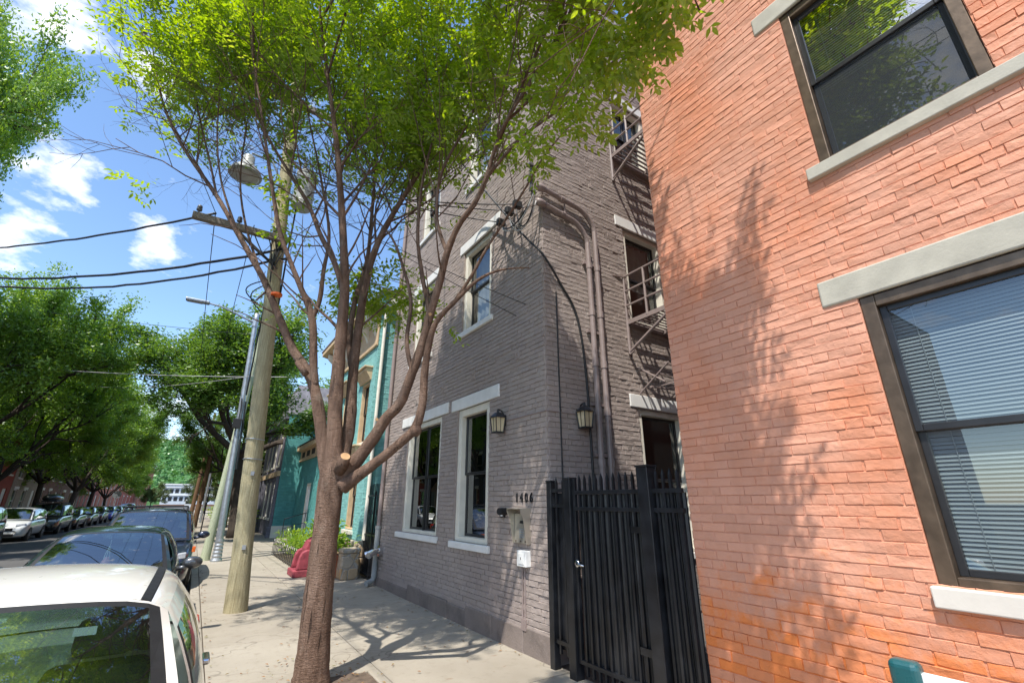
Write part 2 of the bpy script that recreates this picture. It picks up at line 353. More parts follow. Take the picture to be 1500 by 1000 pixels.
def concrete():
    t = NT('concrete'); c = t.coord(); n1 = t.noise(c, .8, 6); n2 = t.noise(c, 7, 8, .7); n3 = t.noise(c, 160, 3)
    col = t.ramp(n1, [(.3, (.245,.213,.168)), (.7, (.355,.318,.258))])
    col = t.mix(t.math('MULTIPLY', t.island(), .45), col, (.40,.36,.29))
    col = t.mix(t.math('MULTIPLY', t.ramp(n2, [(.52, (0,0,0)), (.72, (1,1,1))]), .5), col, (.20,.17,.125))
    ckv = t.n('ShaderNodeTexVoronoi', {'Vector': t.n('ShaderNodeVectorMath', {0: c, 1: t.n('ShaderNodeTexNoise', {'Vector': c, 'Scale': 2.5}).outputs['Color']}, operation='ADD').outputs[0], 'Scale': .42}, feature='DISTANCE_TO_EDGE').outputs['Distance']
    col = t.mix(t.math('MULTIPLY', t.ramp(ckv, [(.0, (1,1,1)), (.006, (0,0,0))]), .6), col, (.10,.08,.06))
    col = t.mix(t.math('MULTIPLY', t.ramp(n3, [(.35, (1,1,1)), (.5, (0,0,0))]), .25), col, (.24,.215,.18))
    sp = t.ramp(t.noise(t.scale(c, (1, 1.8, 1)), 3.1, 4, .55), [(.66, (0,0,0)), (.70, (1,1,1))]); col = t.mix(t.math('MULTIPLY', sp, .45), col, (.20,.11,.06))
    M['concrete'] = t.pbr(col, .85, t.bump(t.math('ADD', n3, t.math('MULTIPLY', n2, .7)), .35, .006), spec=.25)
    t = NT('asphalt'); c = t.coord(); n1 = t.noise(c, .5, 6); n3 = t.noise(c, 120, 4)
    col = t.ramp(n1, [(.3, (.062,.06,.058)), (.7, (.10,.097,.093))]); col = t.mix(t.math('MULTIPLY', n3, .5), col, (.14,.135,.13))
    M['asphalt'] = t.pbr(col, .9, t.bump(n3, .5, .01), spec=.25)
    t = NT('rubble'); c = t.coord(); n = t.n('ShaderNodeTexVoronoi', {'Vector': c, 'Scale': 4.2}); d = t.n('ShaderNodeTexVoronoi', {'Vector': c, 'Scale': 4.2}, feature='DISTANCE_TO_EDGE')
    s = t.n('ShaderNodeSeparateColor', {'Color': n.outputs['Color']}).outputs[0]
    col = t.mix(s, (.42,.27,.13), (.40,.37,.32)); col = t.mix(t.ramp(d.outputs['Distance'], [(.02, (1,1,1)), (.07, (0,0,0))]), col, (.33,.30,.26))
    M['rubble'] = t.pbr(col, .85, t.bump(t.math('ADD', t.math('MINIMUM', d.outputs['Distance'], .12), t.math('MULTIPLY', t.noise(c, 25, 4), .05)), .9, .12)); 
    t = NT('hillside'); c = t.coord(); f = t.noise(c, .06, 8, .7); M['hillside'] = t.pbr(t.ramp(f, [(.3, (.03,.09,.025)), (.7, (.09,.21,.05))]), .95, t.bump(t.noise(c, .2, 6), 1, 4))
    t = NT('screen'); tr = t.n('ShaderNodeBsdfTransparent'); df = t.n('ShaderNodeBsdfDiffuse', {'Color': (.05,.055,.06,1)}); mx = t.n('ShaderNodeMixShader', {0: .62, 1: tr.outputs[0], 2: df.outputs[0]}); t.t.links.new(mx.outputs[0], t.out.inputs[0]); M['screen'] = t.mat
    t = NT('litter'); M['litter'] = t.pbr(t.ramp(t.island(), [(0, (.16,.07,.03)), (.6, (.30,.17,.07)), (1, (.2,.22,.06))]), .8)
concrete()
def bark_smooth():
    """young bark: grey-brown skin with rows of short lenticels and long cracks"""
    t = NT('bark_brown'); c = t.coord(); f = t.noise(t.scale(c, (5, 5, 1.2)), 2.2, 8, .65, .5)
    len_ = t.noise(t.scale(c, (9, 9, 60)), 1.6, 4, .6); crack = t.noise(t.scale(c, (16, 16, .7)), 1.3, 3, .5, .4)
    col = t.ramp(f, [(.3, (.125,.078,.056)), (.52, (.23,.147,.105)), (.75, (.36,.25,.19))])
    col = t.mix(t.ramp(len_, [(.60, (0,0,0)), (.68, (.8,.8,.8))]), col, (.06,.038,.028))
    ck = t.ramp(crack, [(.30, (1,1,1)), (.35, (0,0,0))]); col = t.mix(t.math('MULTIPLY', ck, .75), col, (.04,.026,.02))
    col = t.mix(t.math('MULTIPLY', t.ramp(t.noise(c, 4, 5), [(.6, (0,0,0)), (.7, (1,1,1))]), .4), col, (.34,.28,.22))
    vr = t.n('ShaderNodeTexVoronoi', {'Vector': t.scale(c, (26, 26, 9))}, feature='DISTANCE_TO_EDGE').outputs['Distance']
    fl = t.ramp(vr, [(.0, (1,1,1)), (.10, (0,0,0))]); col = t.mix(t.math('MULTIPLY', fl, .35), col, (.05,.032,.024))
    h = t.math('ADD', t.math('MULTIPLY', f, .8), t.math('SUBTRACT', t.math('MULTIPLY', t.noise(c, 55, 5), .35), t.math('ADD', t.math('MULTIPLY', len_, .8), t.math('ADD', ck, t.math('MULTIPLY', fl, .3)))))
    M['bark_brown'] = t.pbr(col, .8, t.bump(h, 1.0, .02), spec=.2)
bark_smooth()
# ------------------------------------------------------------------ ground
FX = 3.63                      # street face of the houses
def slab_ground():
    g = MB(); g.box(-700, 700, -80, 1600, -1.2, -.13); tag(g.build('road', M['asphalt']), kind='structure')
    c = MB(); rng = random.Random(3); y = -14.0
    while y < 130:
        l = rng.uniform(2.2, 3.0); c.box(.27, .425, y+.006, y+l-.006, -.4, rng.uniform(-.006, .004)); y += l
    tag(c.build('curb', M['concrete'], bevel=.018), kind='structure')
    s = MB(); s.box(.43, FX+.4, -14, 240, -.4, -.014); s.box(-12.5, -8.75, -14, 300, -.4, -.01); s.box(-8.745, -8.6, -14, 300, -.4, -.006)
    tag(s.build('pavement', M['soil']), kind='structure')
    p = MB(); rng = random.Random(11); y = -12.65
    xs = [(.432, 1.986), (1.997, FX+.05)]
    while y < 120:
        l = 1.55
        for (a, b) in xs:
            y0, y1 = y+.005, y+l-.005
            if a < 1 and y0 < 5.6 and y1 > 4.7:      # the slab the tree stands in has its front piece cut out for the pit
                p.box(a, b, 5.62, y1, -.1, .002) if y1 > 5.7 else None
                p.box(a, .78, y0, min(y1, 5.614), -.1, .0); p.box(1.88, b, y0, min(y1, 5.614), -.1, .001)
                continue
            t = rng.uniform(-.003, .003); p.box(a, b, y0, y1, -.1, t)
        y += l
    tag(p.build('sidewalk', M['concrete'], bevel=.005, seg=1), kind='structure')
    f = MB(); rng = random.Random(8)
    for i in range(60):
        for j in range(60):
            pass
    n = 26; vs = []; fs = []
    for i in range(n+1):
        for j in range(n+1):
            x = .78 + 1.1*i/n; yy = 3.4 + 2.22*j/n
            vs.append((x, yy, -.012 + .03*max(0, 1-((x-1.31)**2+(yy-5.5)**2)/.35) + rng.uniform(-.008, .008)))
    for i in range(n):
        for j in range(n): fs.append((i*(n+1)+j, (i+1)*(n+1)+j, (i+1)*(n+1)+j+1, i*(n+1)+j+1))
    f.add(vs, fs); tag(f.build('tree_pit_soil', M['soil'], smooth=True), kind='structure')
    d = MB(); rng = random.Random(5)
    for k in range(340):
        u = rng.random()
        if u < .45: x, yy, z = rng.gauss(1.3, .45), rng.gauss(5.6, .5), .016
        elif u < .75: x, yy, z = rng.uniform(.5, 3.55), rng.uniform(4, 16), .008
        elif u < .9: x, yy, z = .44 + abs(rng.gauss(0, .05)), rng.uniform(4, 18), .008
        else: x, yy, z = 3.56 - abs(rng.gauss(0, .05)), rng.uniform(4.7, 11), .008
        s = rng.uniform(.008, .03); a = rng.uniform(0, 6.28); ca, sa = math.cos(a)*s, math.sin(a)*s
        d.add([(x-ca, yy-sa, z), (x+sa*.4, yy-ca*.4, z+.01), (x+ca, yy+sa, z+.004), (x-sa*.4, yy+ca*.4, z+.008)], [(0,1,2,3)])
    tag(d.build('fallen_leaves', M['litter']), 'scattered dry brown leaf litter on the pale concrete sidewalk', 'leaf litter', kind='stuff')
slab_ground()

# ------------------------------------------------------------------ windows
def window(parent, W, u0, u1, z0, z1, casing='cream', cw=.10, sash='dark_sash', style='hung', pane='window_glass', d=-.11, blind=None, cd=None, proud=-.02, back=None, screen=False):
    """casing + sashes + panes set in an opening of wall W; d = depth of the sash plane"""
    f = MB(); f.wring(W, u0+.002, u1-.002, z0+.002, z1-.002, d-.06, proud, cw, cw*.6)
    fr = f.build('window', M[casing], parent, bevel=.006)
    a, b, c, e = u0+cw, u1-cw, z0+cw*.6, z1-cw
    sw = .042
    cols = [(a, b)] if style != 'double' else [(a, (a+b)/2-.012), ((a+b)/2+.012, b)]
    if style == 'double':
        m = MB(); m.wbox(W, (a+b)/2-.012, (a+b)/2+.012, c, e, d-.02, d+.03); m.build('mullion', M[sash], fr)
    for (p, q) in cols:
        zm = (c+e)/2
        for k, (lo, hi, dd) in enumerate(((c, zm+.02, d-.03), (zm-.02, e, d))):
            s = MB(); s.wring(W, p+.001, q-.001, lo+.001, hi-.001, dd-.015, dd+.015, sw)
            s.build('sash', M[sash], fr, bevel=.004, seg=1)
            g = MB(); g.quad(W.p(p+sw-.004, lo+sw-.004, dd), W.p(q-sw+.004, lo+sw-.004, dd), W.p(q-sw+.004, hi-sw+.004, dd), W.p(p+sw-.004, hi-sw+.004, dd)); g.build('pane', M[pane], fr)
        if blind:
            bm = MB(); rng = random.Random(int(p*100)+7); z = e-.02; w_ = 0; zb = c + .02 + (e-c)*blind[0]
            while z > zb:
                w = .0118; t = rng.uniform(-.002, .002)
                bm.add([W.p(p+.03, z-w, d-.055+.006), W.p(q-.03, z-w+t, d-.055+.006), W.p(q-.03, z+w+t, d-.055-.006), W.p(p+.03, z+w, d-.055-.006)], [(0,1,2,3)])
                z -= .0245
            for uu in (p+.15, q-.15): bm.wbox(W, uu-.002, uu+.002, zb, e, d-.049, d-.046)
            bm.build('blind', M['blind'], fr)
        if screen:
            g = MB(); zm = (c+e)/2; g.quad(W.p(p+.012, c+.01, d-.005), W.p(q-.012, c+.01, d-.005), W.p(q-.012, zm-.02, d-.005), W.p(p+.012, zm-.02, d-.005)); g.build('insect_screen', M['screen'], fr)
        if back:
            k = MB(); rng = random.Random(3); n = 16; vs = []
            lo = c + (e-c)*back
            for i in range(n+1):
                uu = p + (q-p)*i/n; dv = -.16 + .02*math.sin(i*2.1)
                vs += [W.p(uu, lo, d+dv), W.p(uu, e, d+dv)]
            k.add(vs, [(2*i, 2*i+2, 2*i+3, 2*i+1) for i in range(n)]); k.build('curtain', M['curtain'], fr, smooth=True)
    return fr
def slabpart(parent, name, W, u0, u1, z0, z1, d1, mat, d0=-.03, bev=.008):
    m = MB(); m.wbox(W, u0, u1, z0, z1, d0, d1); return m.build(name, M[mat], parent, bevel=bev)
def shell(parent, name, x0, x1, y0, y1, z1, mat, faces, z0=-.3):
    """plain closed sides and roof behind a detailed face; faces: which of 'W','E','S','N' to close"""
    m = MB()
    if 'W' in faces: m.quad((x0,y0,z0),(x0,y1,z0),(x0,y1,z1),(x0,y0,z1))
    if 'E' in faces: m.quad((x1,y0,z0),(x1,y1,z0),(x1,y1,z1),(x1,y0,z1))
    if 'S' in faces: m.quad((x0,y0,z0),(x1,y0,z0),(x1,y0,z1),(x0,y0,z1))
    if 'N' in faces: m.quad((x0,y1,z0),(x1,y1,z0),(x1,y1,z1),(x0,y1,z1))
    return m.build(name, M[mat], parent)

# ------------------------------------------------------------------ orange house (right)
def orange_house():
    Y1 = 2.645; H = 11.5
    b = empty('brick_house', (FX, Y1, 0), 'salmon orange painted brick house with bronze window frames, at the right of the gate', 'house')
    W = WF(FX, 0, 0, 1, -1, 0).local((FX, Y1))
    ops = [(-.10, 1.06, 1.25, 3.05), (.06, 1.06, 4.20, 5.86), (-2.6, -1.5, 1.25, 3.05), (-2.6, -1.5, 4.2, 5.86), (.06, 1.06, 7.35, 9.0)]
    m = MB(); wall_sheet(m, W, -6, Y1, -.3, H, ops); bricks(m, W, -2.9, Y1, .0, 8.96, ops, 21, proud=.0065, tilt=.03, jit=.003, joint=.005)
    m.build('wall', M['salmon_paint'], b)
    m = MB()
    W2 = WF(FX, Y1, 1, 0, 0, 1).local((FX, Y1)); wall_sheet(m, W2, 0, 9, -.3, H, []); bricks(m, W2, 0, 3.2, .0, 8.96, [], 22, proud=.008)
    m.build('side_wall', M['salmon_paint'], b)
    shell(b, 'back_wall', .02, 9, -Y1-6, -.01, H, 'salmon_paint', 'ES')
    m = MB(); m.box(-.06, 9.1, -Y1-6.1, .06, H, H+.15); m.build('roof', M['roof_felt'], b)
    m = MB(); m.box(1.5, 1.52, -Y1-6, 0, -.2, H-.1); m.box(.1, 9, -8.6, 0, 3.5, 3.6); m.build('interior', M['dark_void'], b)
    window(b, W, *ops[0], casing='bronze', cw=.085, style='hung', d=-.065, blind=(.0,), proud=-.008)
    window(b, W, *ops[1], casing='bronze', cw=.075, style='hung', d=-.065, blind=(.42,), proud=-.008, screen=True, pane='bright_glass')
    for o in ops[2:]: window(b, W, *o, casing='bronze', cw=.08, d=-.12, blind=(.2,), proud=-.035)
    for o in ops:
        slabpart(b, 'lintel', W, o[0]-.22, o[1]+.22, o[3], o[3]+.205, .022, 'stone_grey', bev=.014)
        lo = o[2] < 2
        slabpart(b, 'sill', W, o[0]-(.13 if not lo else .10), o[1]+(.09 if not lo else .03), o[2]-.105 if not lo else o[2]-.11, o[2], .05, 'warm_white' if lo else 'stone_grey', d0=-.10)
    return b
orange_house()

# ------------------------------------------------------------------ grey-brown house (centre)
GY0, GY1, GH = 4.64, 10.95, 11.9
def grey_house():
    B = (FX, GY0)
    b = empty('brick_house', (FX, GY0, 0), 'taupe grey painted brick house with white lintels and a fire escape, behind the street tree', 'house')
    W = WF(FX, 0, 0, 1, -1, 0).local(B); S = WF(0, GY0, 1, 0, 0, -1).local(B)
    ops = [(7.86, 9.55, 1.13, 3.25), (6.10, 7.19, 1.11, 3.23), (6.12, 7.17, 4.69, 6.42), (8.60, 9.63, 4.70, 6.46), (6.18, 7.12, 7.93, 9.62), (8.6, 9.6, 7.93, 9.62)]
    sops = [(5.40, 6.50, 1.0, 3.06), (5.42, 6.42, 4.50, 6.28), (5.40, 6.36, 7.86, 9.27), (9.2, 10.2, 4.5, 6.28)]
    m = MB(); wall_sheet(m, W, GY0, GY1, -.3, GH, ops); bricks(m, W, GY0, GY1, .24, 11.8, ops, 31, proud=.011, tilt=.035, jit=.0032)
    m.build('front_wall', M['taupe_paint'], b)
    m = MB(); wall_sheet(m, S, FX, 12, -.3, GH, sops); bricks(m, S, FX, 8.6, .24, 11.8, sops, 32, proud=.011, tilt=.035, jit=.0032, phase=.05)
    m.build('side_wall', M['taupe_paint'], b)
    m = MB(); rng = random.Random(9)                          # lumpy rendered footing, stepped like the photo's
    y = GY0 - .012
    while y < GY1:
        l = rng.uniform(.35, .8); hz = .235 if y > 6.0 else .285
        if y > 8.5: hz = .17
        m.wbox(W, y, min(y+l, GY1), -.3, hz + rng.uniform(-.02, .02), -.05, .018 + rng.uniform(0, .02)); y += l
    m.build('footing', M['footing_paint'], b, bevel=.015)
    shell(b, 'back_wall', .02, 12-FX, .02, GY1-GY0, GH, 'taupe_paint', 'EN')
    m = MB(); m.box(-.16, 12-FX, -.05, GY1-GY0+.05, GH, GH+.16); m.box(-.10, .1, -.03, GY1-GY0+.03, GH-.35, GH-.002); m.build('roof', M['roof_felt'], b, bevel=.02)
    m = MB(); m.box(.9, .92, .9, GY1-GY0, -.2, GH-.1); m.box(.05, 8, 1.0, 6, 3.6, 3.75); m.box(.05, 8, 1.0, 6, 7.0, 7.15); m.box(.05, 8, .95, .97, -.2, GH-.1); m.build('interior', M['dark_void'], b)
    window(b, W, *ops[0], casing='cream', cw=.10, style='double', pane='green_glass', d=-.12)
    window(b, W, *ops[1], casing='cream', cw=.12, pane='green_glass', d=-.12)
    for o in ops[2:]: window(b, W, *o, casing='cream', cw=.10, pane='window_glass', d=-.12, back=.05)
    window(b, S, *sops[0], casing='cream', cw=.09, d=-.13, pane='dark_glass'); window(b, S, *sops[1], casing='cream', cw=.08, d=-.13, back=.45)
    window(b, S, *sops[2], casing='cream', cw=.08, style='double', d=-.13, back=.5); window(b, S, *sops[3], casing='cream', cw=.08, d=-.13)
    lint = [(7.56, 9.89), (5.79, 7.41), (5.80, 7.33), (8.38, 9.80), (5.9, 7.4), (8.3, 9.9)]
    for o, (p, q) in zip(ops, lint): slabpart(b, 'lintel', W, p, q, o[3], o[3]+.205, .035, 'white_trim', bev=.01)
    sill = [(7.78, 9.78), (6.02, 7.28), (6.02, 7.28), (8.5, 9.77), (6.05, 7.2), (8.5, 9.7)]
    for o, (p, q) in zip(ops, sill): slabpart(b, 'sill', W, p, q, o[2]-.10, o[2], .055, 'white_trim', d0=-.10, bev=.012)
    for o in sops:
        slabpart(b, 'lintel', S, o[0]-.18, o[1]+.15, o[3], o[3]+.2, .03, 'white_trim', bev=.01)
        slabpart(b, 'sill', S, o[0]-.08, o[1]+.08, o[2]-.09, o[2], .045, 'white_trim', d0=-.10, bev=.01)
    for y in (9.15, 7.87, 6.65, 5.3):
        m = MB(); m.wbox(W, y-.05, y+.05, 3.70, 3.86, -.01, .022); m.wbox(W, y-.012, y+.012, 3.765, 3.795, .022, .05); m.build('anchor_plate', M['taupe_paint'], b, bevel=.006)
    # conduits: two service pipes from weather heads at the corner, along the side wall and down behind the gate
    L0 = Vector((FX, GY0, 0))
    def P(x, y, z): return Vector((x, y, z)) - L0
    for k, (zt, xd, zr) in enumerate(((6.26, 4.66, .42), (5.98, 4.49, .40))):
        yy = GY0 - .075; pts = [P(3.60, yy, zt+.03), P(xd-zr, yy, zt-.04)]
        for i in range(1, 9):
            a = i/9*math.pi/2; pts.append(P(xd-zr+zr*math.sin(a), yy, zt-.04-zr+zr*math.cos(a)))
        pts += [P(xd, yy, 4.0), P(xd, yy, .05)]
        m = MB(); m.tube(pts, .041, 12); 
        for z in (5.2, 4.4, 3.6, 2.9, 2.2): m.tube([P(xd, yy, z-.05), P(xd, yy, z+.05)], .05, 12)
        for z in (5.25, 4.1, 3.0, 2.3): m.box(xd-.085-FX, xd+.085-FX, -.06, .0, z-.02, z+.02)
        m.tube([P(3.95, yy, zt-.02), P(4.02, yy, zt-.022)], .05, 12)
        m.build('conduit', M['taupe_metal'], b, smooth=False)
        h = MB(); c = P(3.56, yy-.0, zt+.02)
        h.lathe([(.015, -.09), (.05, -.08), (.062, -.02), (.055, .05), (.043, .09)], 14, tuple(c), 'x'); h.build('weather_head', M['taupe_metal'], b, smooth=True)
    m = MB(); m.tube([P(4.05, GY0-.06, 6.25), P(4.05, GY0-.06, 5.95)], .014, 6); m.box(4.03-FX, 4.07-FX, -.06, 0, 6.05, 6.08); m.build('conduit_strut', M['taupe_metal'], b)
    # downpipe at the far front corner
    m = MB(); m.tube([P(FX-.07, GY1-.16, 11.6), P(FX-.07, GY1-.16, 1.15)], .045, 12); m.build('downpipe', M['taupe_metal'], b, smooth=False)
    m = MB(); m.tube([P(FX-.075, GY1-.16, 1.2), P(FX-.075, GY1-.16, .16), P(FX-.11, GY1-.17, .09), P(FX-.26, GY1-.25, .06)], .058, 14); m.tube([P(FX-.075, GY1-.16, 1.14), P(FX-.075, GY1-.16, 1.2)], .066, 14); m.build('downpipe_shoe', M['grey_canister'], b)
    m = MB(); m.tube([P(FX-.09, GY1-.35, .70), P(FX, GY1-.35, .70)], .115, 20); m.tube([P(FX-.20, GY1-.35, .68), P(FX-.02, GY1-.35, .71)], .06, 14)
    for dy in (-.07, .07): m.tube([P(FX-.17, GY1-.35+dy*.4, .69), P(FX-.30, GY1-.35+dy*1.4, .63)], .055, 14); m.tube([P(FX-.29, GY1-.35+dy*1.32, .635), P(FX-.33, GY1-.35+dy*1.55, .62)], .065, 14)
    m.build('hose_inlet', M['chrome'], b)
    # thin conduits along the front under the entry panel and along the lantern line
    m = MB(); 
    for y in (5.145, 5.195): m.tube([P(FX-.018, y, .98), P(FX-.018, y, .3)], .012, 8); m.wbox(W, y-.024, y+.024, .24, .36, 0, .03)
    m.build('panel_conduit', M['taupe_metal'], b)
    m = MB(); m.tube([P(FX-.018, 5.58, 2.83), P(FX-.02, GY0-.01, 2.83), P(FX+.03, GY0-.018, 2.83), P(4.16, GY0-.018, 2.83)], .011, 8); m.build('lantern_conduit', M['taupe_metal'], b)
    m = MB(); m.wbox(W, 4.83, 4.87, 6.42, 6.95, 0, .05); m.wbox(W, 4.80, 4.90, 6.62, 6.67, 0, .09); m.wbox(W, 4.80, 4.9, 6.9, 6.95, 0, .09); m.build('insulator_rack', M['insulator'], b, bevel=.008)
    return b
grey_house()

def lantern(W, u, z, label):
    p = W.p(u, z, 0); t = empty('wall_lantern', p, label, 'wall lantern', 'coach lanterns on the taupe brick house')
    n = W.n; ax = .12
    def q(x, y, zz): return (n.x*ax + x, n.y*ax + y, zz)
    m = MB()
    w0, w1 = .062, .082
    m.prism([q(-w0-.008,-w0-.008,-.17), q(w0+.008,-w0-.008,-.17), q(w0+.008,w0+.008,-.17), q(-w0-.008,w0+.008,-.17)], (0,0,.018))
    m.box(*sorted((0, n.x*.02)) if n.x else (-.05, .05), *(sorted((0, n.y*.02)) if n.y else (-.05, .05)), -.06, .10)
    m.tube([(0,0,.06), (n.x*.05, n.y*.05, .16), (n.x*ax, n.y*ax, .18)], .011, 8)
    for sx in (-1, 1):
        for sy in (-1, 1): m.tube([q(sx*w0, sy*w0, -.155), q(sx*w1, sy*w1, .05)], .008, 6)
    for s in (-1, 1): m.tube([q(s*(w0+w1)/2, -.0, -.155), q(s*w1, 0, .05)], .004, 5); m.tube([q(0, s*(w0+w1)/2, -.155), q(0, s*w1, .05)], .004, 5)
    m.build('lantern_frame', M['black_iron'], t)
    r = MB(); k = 12; prof = [(.125, .05), (.115, .066), (.085, .10), (.05, .125), (.02, .135), (.018, .165), (.012, .185)]
    r.lathe(prof, 8, q(0, 0, 0)); r.build('lantern_cap', M['black_iron'], t)
    g = MB(); a = .9
    g.add([q(-w0*a,-w0*a,-.15), q(w0*a,-w0*a,-.15), q(w0*a,w0*a,-.15), q(-w0*a,w0*a,-.15), q(-w1*a,-w1*a,.05), q(w1*a,-w1*a,.05), q(w1*a,w1*a,.05), q(-w1*a,w1*a,.05)], [(0,3,2,1),(4,5,6,7),(0,1,5,4),(1,2,6,5),(2,3,7,6),(3,0,4,7)])
    g.build('lantern_glass', M['lantern_glass'], t)
    return t
GW = WF(FX, 0, 0, 1, -1, 0); GS = WF(0, GY0, 1, 0, 0, -1)
lantern(GW, 5.66, 2.82, 'black coach lantern on the street front, right of the ground floor windows')
lantern(GS, 4.19, 2.80, 'black coach lantern on the side wall, beside the tall pipes above the gate')

# entry panel, key box, camera, number
t = empty('intercom', (FX, 5.2, 1.2), 'stainless steel intercom entry panel with angled hood under the house number', 'intercom')
W = GW.local((FX, 5.2)); z0 = -1.2
m = MB(); u0, u1 = 5.02, 5.335
pr = [(0, 1.20), (0, 1.625), (.17, 1.615), (.17, 1.58), (.125, 1.50), (.075, 1.20)]
for u in (u0, u1-.006): m.prism([W.p(u, z, d) - Vector((0, 0, 1.2)) for d, z in pr], (0, .006, 0))
m.prism([W.p(u0, z, d) - Vector((0, 0, 1.2)) for d, z in ((0, 1.625), (0, 1.631), (.175, 1.621), (.175, 1.615))], (0, u1-u0, 0))
m.build('hood', M['steel'], t)
m = MB(); m.prism([W.p(u0+.012, z, d) - Vector((0,0,1.2)) for d, z in ((.002, 1.205), (.002, 1.56), (.05, 1.56), (.06, 1.205))], (0, u1-u0-.024, 0)); m.build('face_plate', M['steel'], t, bevel=.004)
m = MB(); 
for (a, b_, c, d_) in ((5.11, 5.20, 1.44, 1.475),): m.add([Vector((-.056, a-5.2, c-1.2)), Vector((-.0535, a-5.2, d_-1.2)), Vector((-.0535, b_-5.2, d_-1.2)), Vector((-.056, b_-5.2, c-1.2))], [(0,1,2,3)])
m.build('display', M['dark_sash'], t)
m = MB()
for i in range(4):
    for j in range(3): m.box(-.064, -.055, (5.115+j*.032)-5.2, (5.137+j*.032)-5.2, .13-i*.03+.03, .148-i*.03+.03)
m.build('keypad', M['galv'], t)
m = MB(); 
for y in (5.07, 5.17, 5.28): m.tube([(-.05, y-5.2, .03), (-.066, y-5.2, .03)], .010, 8)
m.build('screw', M['bronze'], t)
t = empty('key_box', (FX, 5.13, .94), 'small white plastic key switch box mounted below the steel intercom', 'key box')
m = MB(); m.box(-.085, -.001, -.10, .10, 0, .185); m.build('box_body', M['plastic_white'], t, bevel=.008)
m = MB(); m.box(-.092, -.086, -.06, .06, .03, .155); m.build('cover', M['plastic_white'], t, bevel=.003)
m = MB(); m.box(-.094, -.092, -.006, .006, .08, .11); m.build('keyhole', M['dark_sash'], t)
t = empty('door_camera', (FX, 5.62, 1.56), 'small black camera and reader with red panel, left of the steel intercom', 'camera')
m = MB(); m.box(-.03, -.001, -.005, .115, -.06, .06); m.build('reader', M['dark_sash'], t, bevel=.006)
m = MB(); m.tube([(-.02, -.03, .02), (-.15, -.06, .02)], .045, 12); m.build('camera_body', M['black_rubber'], t)
m = MB(); m.box(-.034, -.031, .02, .09, 0, .035); m.build('indicator', M['red_led'], t)
m = MB(); m.box(-.034, -.031, .03, .085, -.045, -.01); m.build('label_plate', M['plate_white'], t)
t = empty('house_number', (FX, 5.15, 1.70), 'black metal house number 1406 fixed above the steel intercom', 'house number')
for i, ch in enumerate('1406'):
    cu = bpy.data.curves.new('digit', 'FONT'); cu.body = ch; cu.size = .165; cu.extrude = .008; cu.align_x = 'CENTER'; cu.bevel_depth = .0012
    tmp = bpy.data.objects.new('digit_curve', cu); COL.objects.link(tmp)
    dg = bpy.context.evaluated_depsgraph_get(); me = bpy.data.meshes.new_from_object(tmp.evaluated_get(dg)); bpy.data.objects.remove(tmp)
    me.materials.clear(); me.materials.append(M['black_iron'])
    o = bpy.data.objects.new('digit', me); COL.objects.link(o); o.parent = t; KIDS.setdefault(t.name, []).append(o)
    o.location = (-.02, .165 - i*.11, 0); o.rotation_euler = (R(90), 0, R(-90)); o.scale = (.8, 1, 1)

# ------------------------------------------------------------------ fire escape
def fire_escape(z, x0, label, yout=3.42, x1=7.0):
    t = empty('fire_escape', (x0, GY0, z), label, 'fire escape', 'fire escape balconies on the side of the taupe house')
    L0 = Vector((x0, GY0, z)); mt = M['taupe_metal']
    D = yout - GY0; Lx = x1 - x0
    m = MB()
    for y in (-.03, D): m.box(0, Lx, y-.025, y+.025, -.075, .012)
    for x in (0, Lx/2, Lx-.01): m.box(x-.012, x+.012, D+.021, -.05, -.06, .012)
    n = 15
    for i in range(n):
        y = -.08 + (D+.14)*i/(n-1); m.box(.013, Lx/2-.013, y-.016, y+.016, -.012, .004); m.box(Lx/2+.013, Lx-.02, y-.016, y+.016, -.012, .004)
    m.build('platform', mt, t)
    r = MB()
    for x in (0, Lx):
        for h in (.27, .53, .80): r.tube([(x, 0, h), (x, D, h)], .019, 6)
        for y in (-.03, -.44, -.85, D): r.tube([(x, y, -.02), (x, y, .80)], .021, 6)
    for h in (.27, .53, .80): r.tube([(0, D, h), (Lx, D, h)], .019, 6)
    for i in range(1, 5): r.tube([(Lx*i/5, D, 0), (Lx*i/5, D, .8)], .012, 6)
    r.tube([(0, -.04, .80), (-.26, 0, .78)], .015, 6); r.build('railing', mt, t)
    for x in (.0, Lx-.15):
        b = MB(); b.tube([(x, -.03, -.52), (x, D*.75, -.06)], .026, 6); b.tube([(x, -.03, .0), (x, -.03, -.56)], .027, 6); b.tube([(x, -.03, -.56), (x, -.12, -.52)], .015, 6); b.build('bracket', mt, t)
    return t
fire_escape(4.46, 5.31, 'middle grey steel fire escape balcony outside the second floor side window')
fire_escape(7.78, 5.28, 'top grey steel fire escape balcony outside the third floor side window')
t = empty('drop_ladder', (5.45, GY0, 3.3), 'folded grey steel fire escape ladder hanging over the ground floor side window', 'ladder')
m = MB()
for dy in (-.25, -.7): m.tube([(0, dy, .05), (1.5, dy, .12)], .018, 6)
for dy in (-.3, -.78): m.tube([(0.0, dy+.25, .35), (1.5, dy-.1, .3)], .014, 6)
m.build('rail', M['taupe_metal'], t)
m = MB()
for i in range(6): m.tube([(.1+.26*i, -.25, .055+.012*i), (.1+.26*i, -.7, .055+.012*i)], .011, 6)
m.build('rung', M['taupe_metal'], t)
m = MB(); m.tube([(.02, 0, -.02), (.02, -.6, .36)], .016, 6); m.tube([(.75, 0, .0), (.75, -.75, .42)], .014, 6); m.tube([(.02, 0, .42), (.02, -.5, .08)], .012, 6); m.build('bracket', M['taupe_metal'], t)

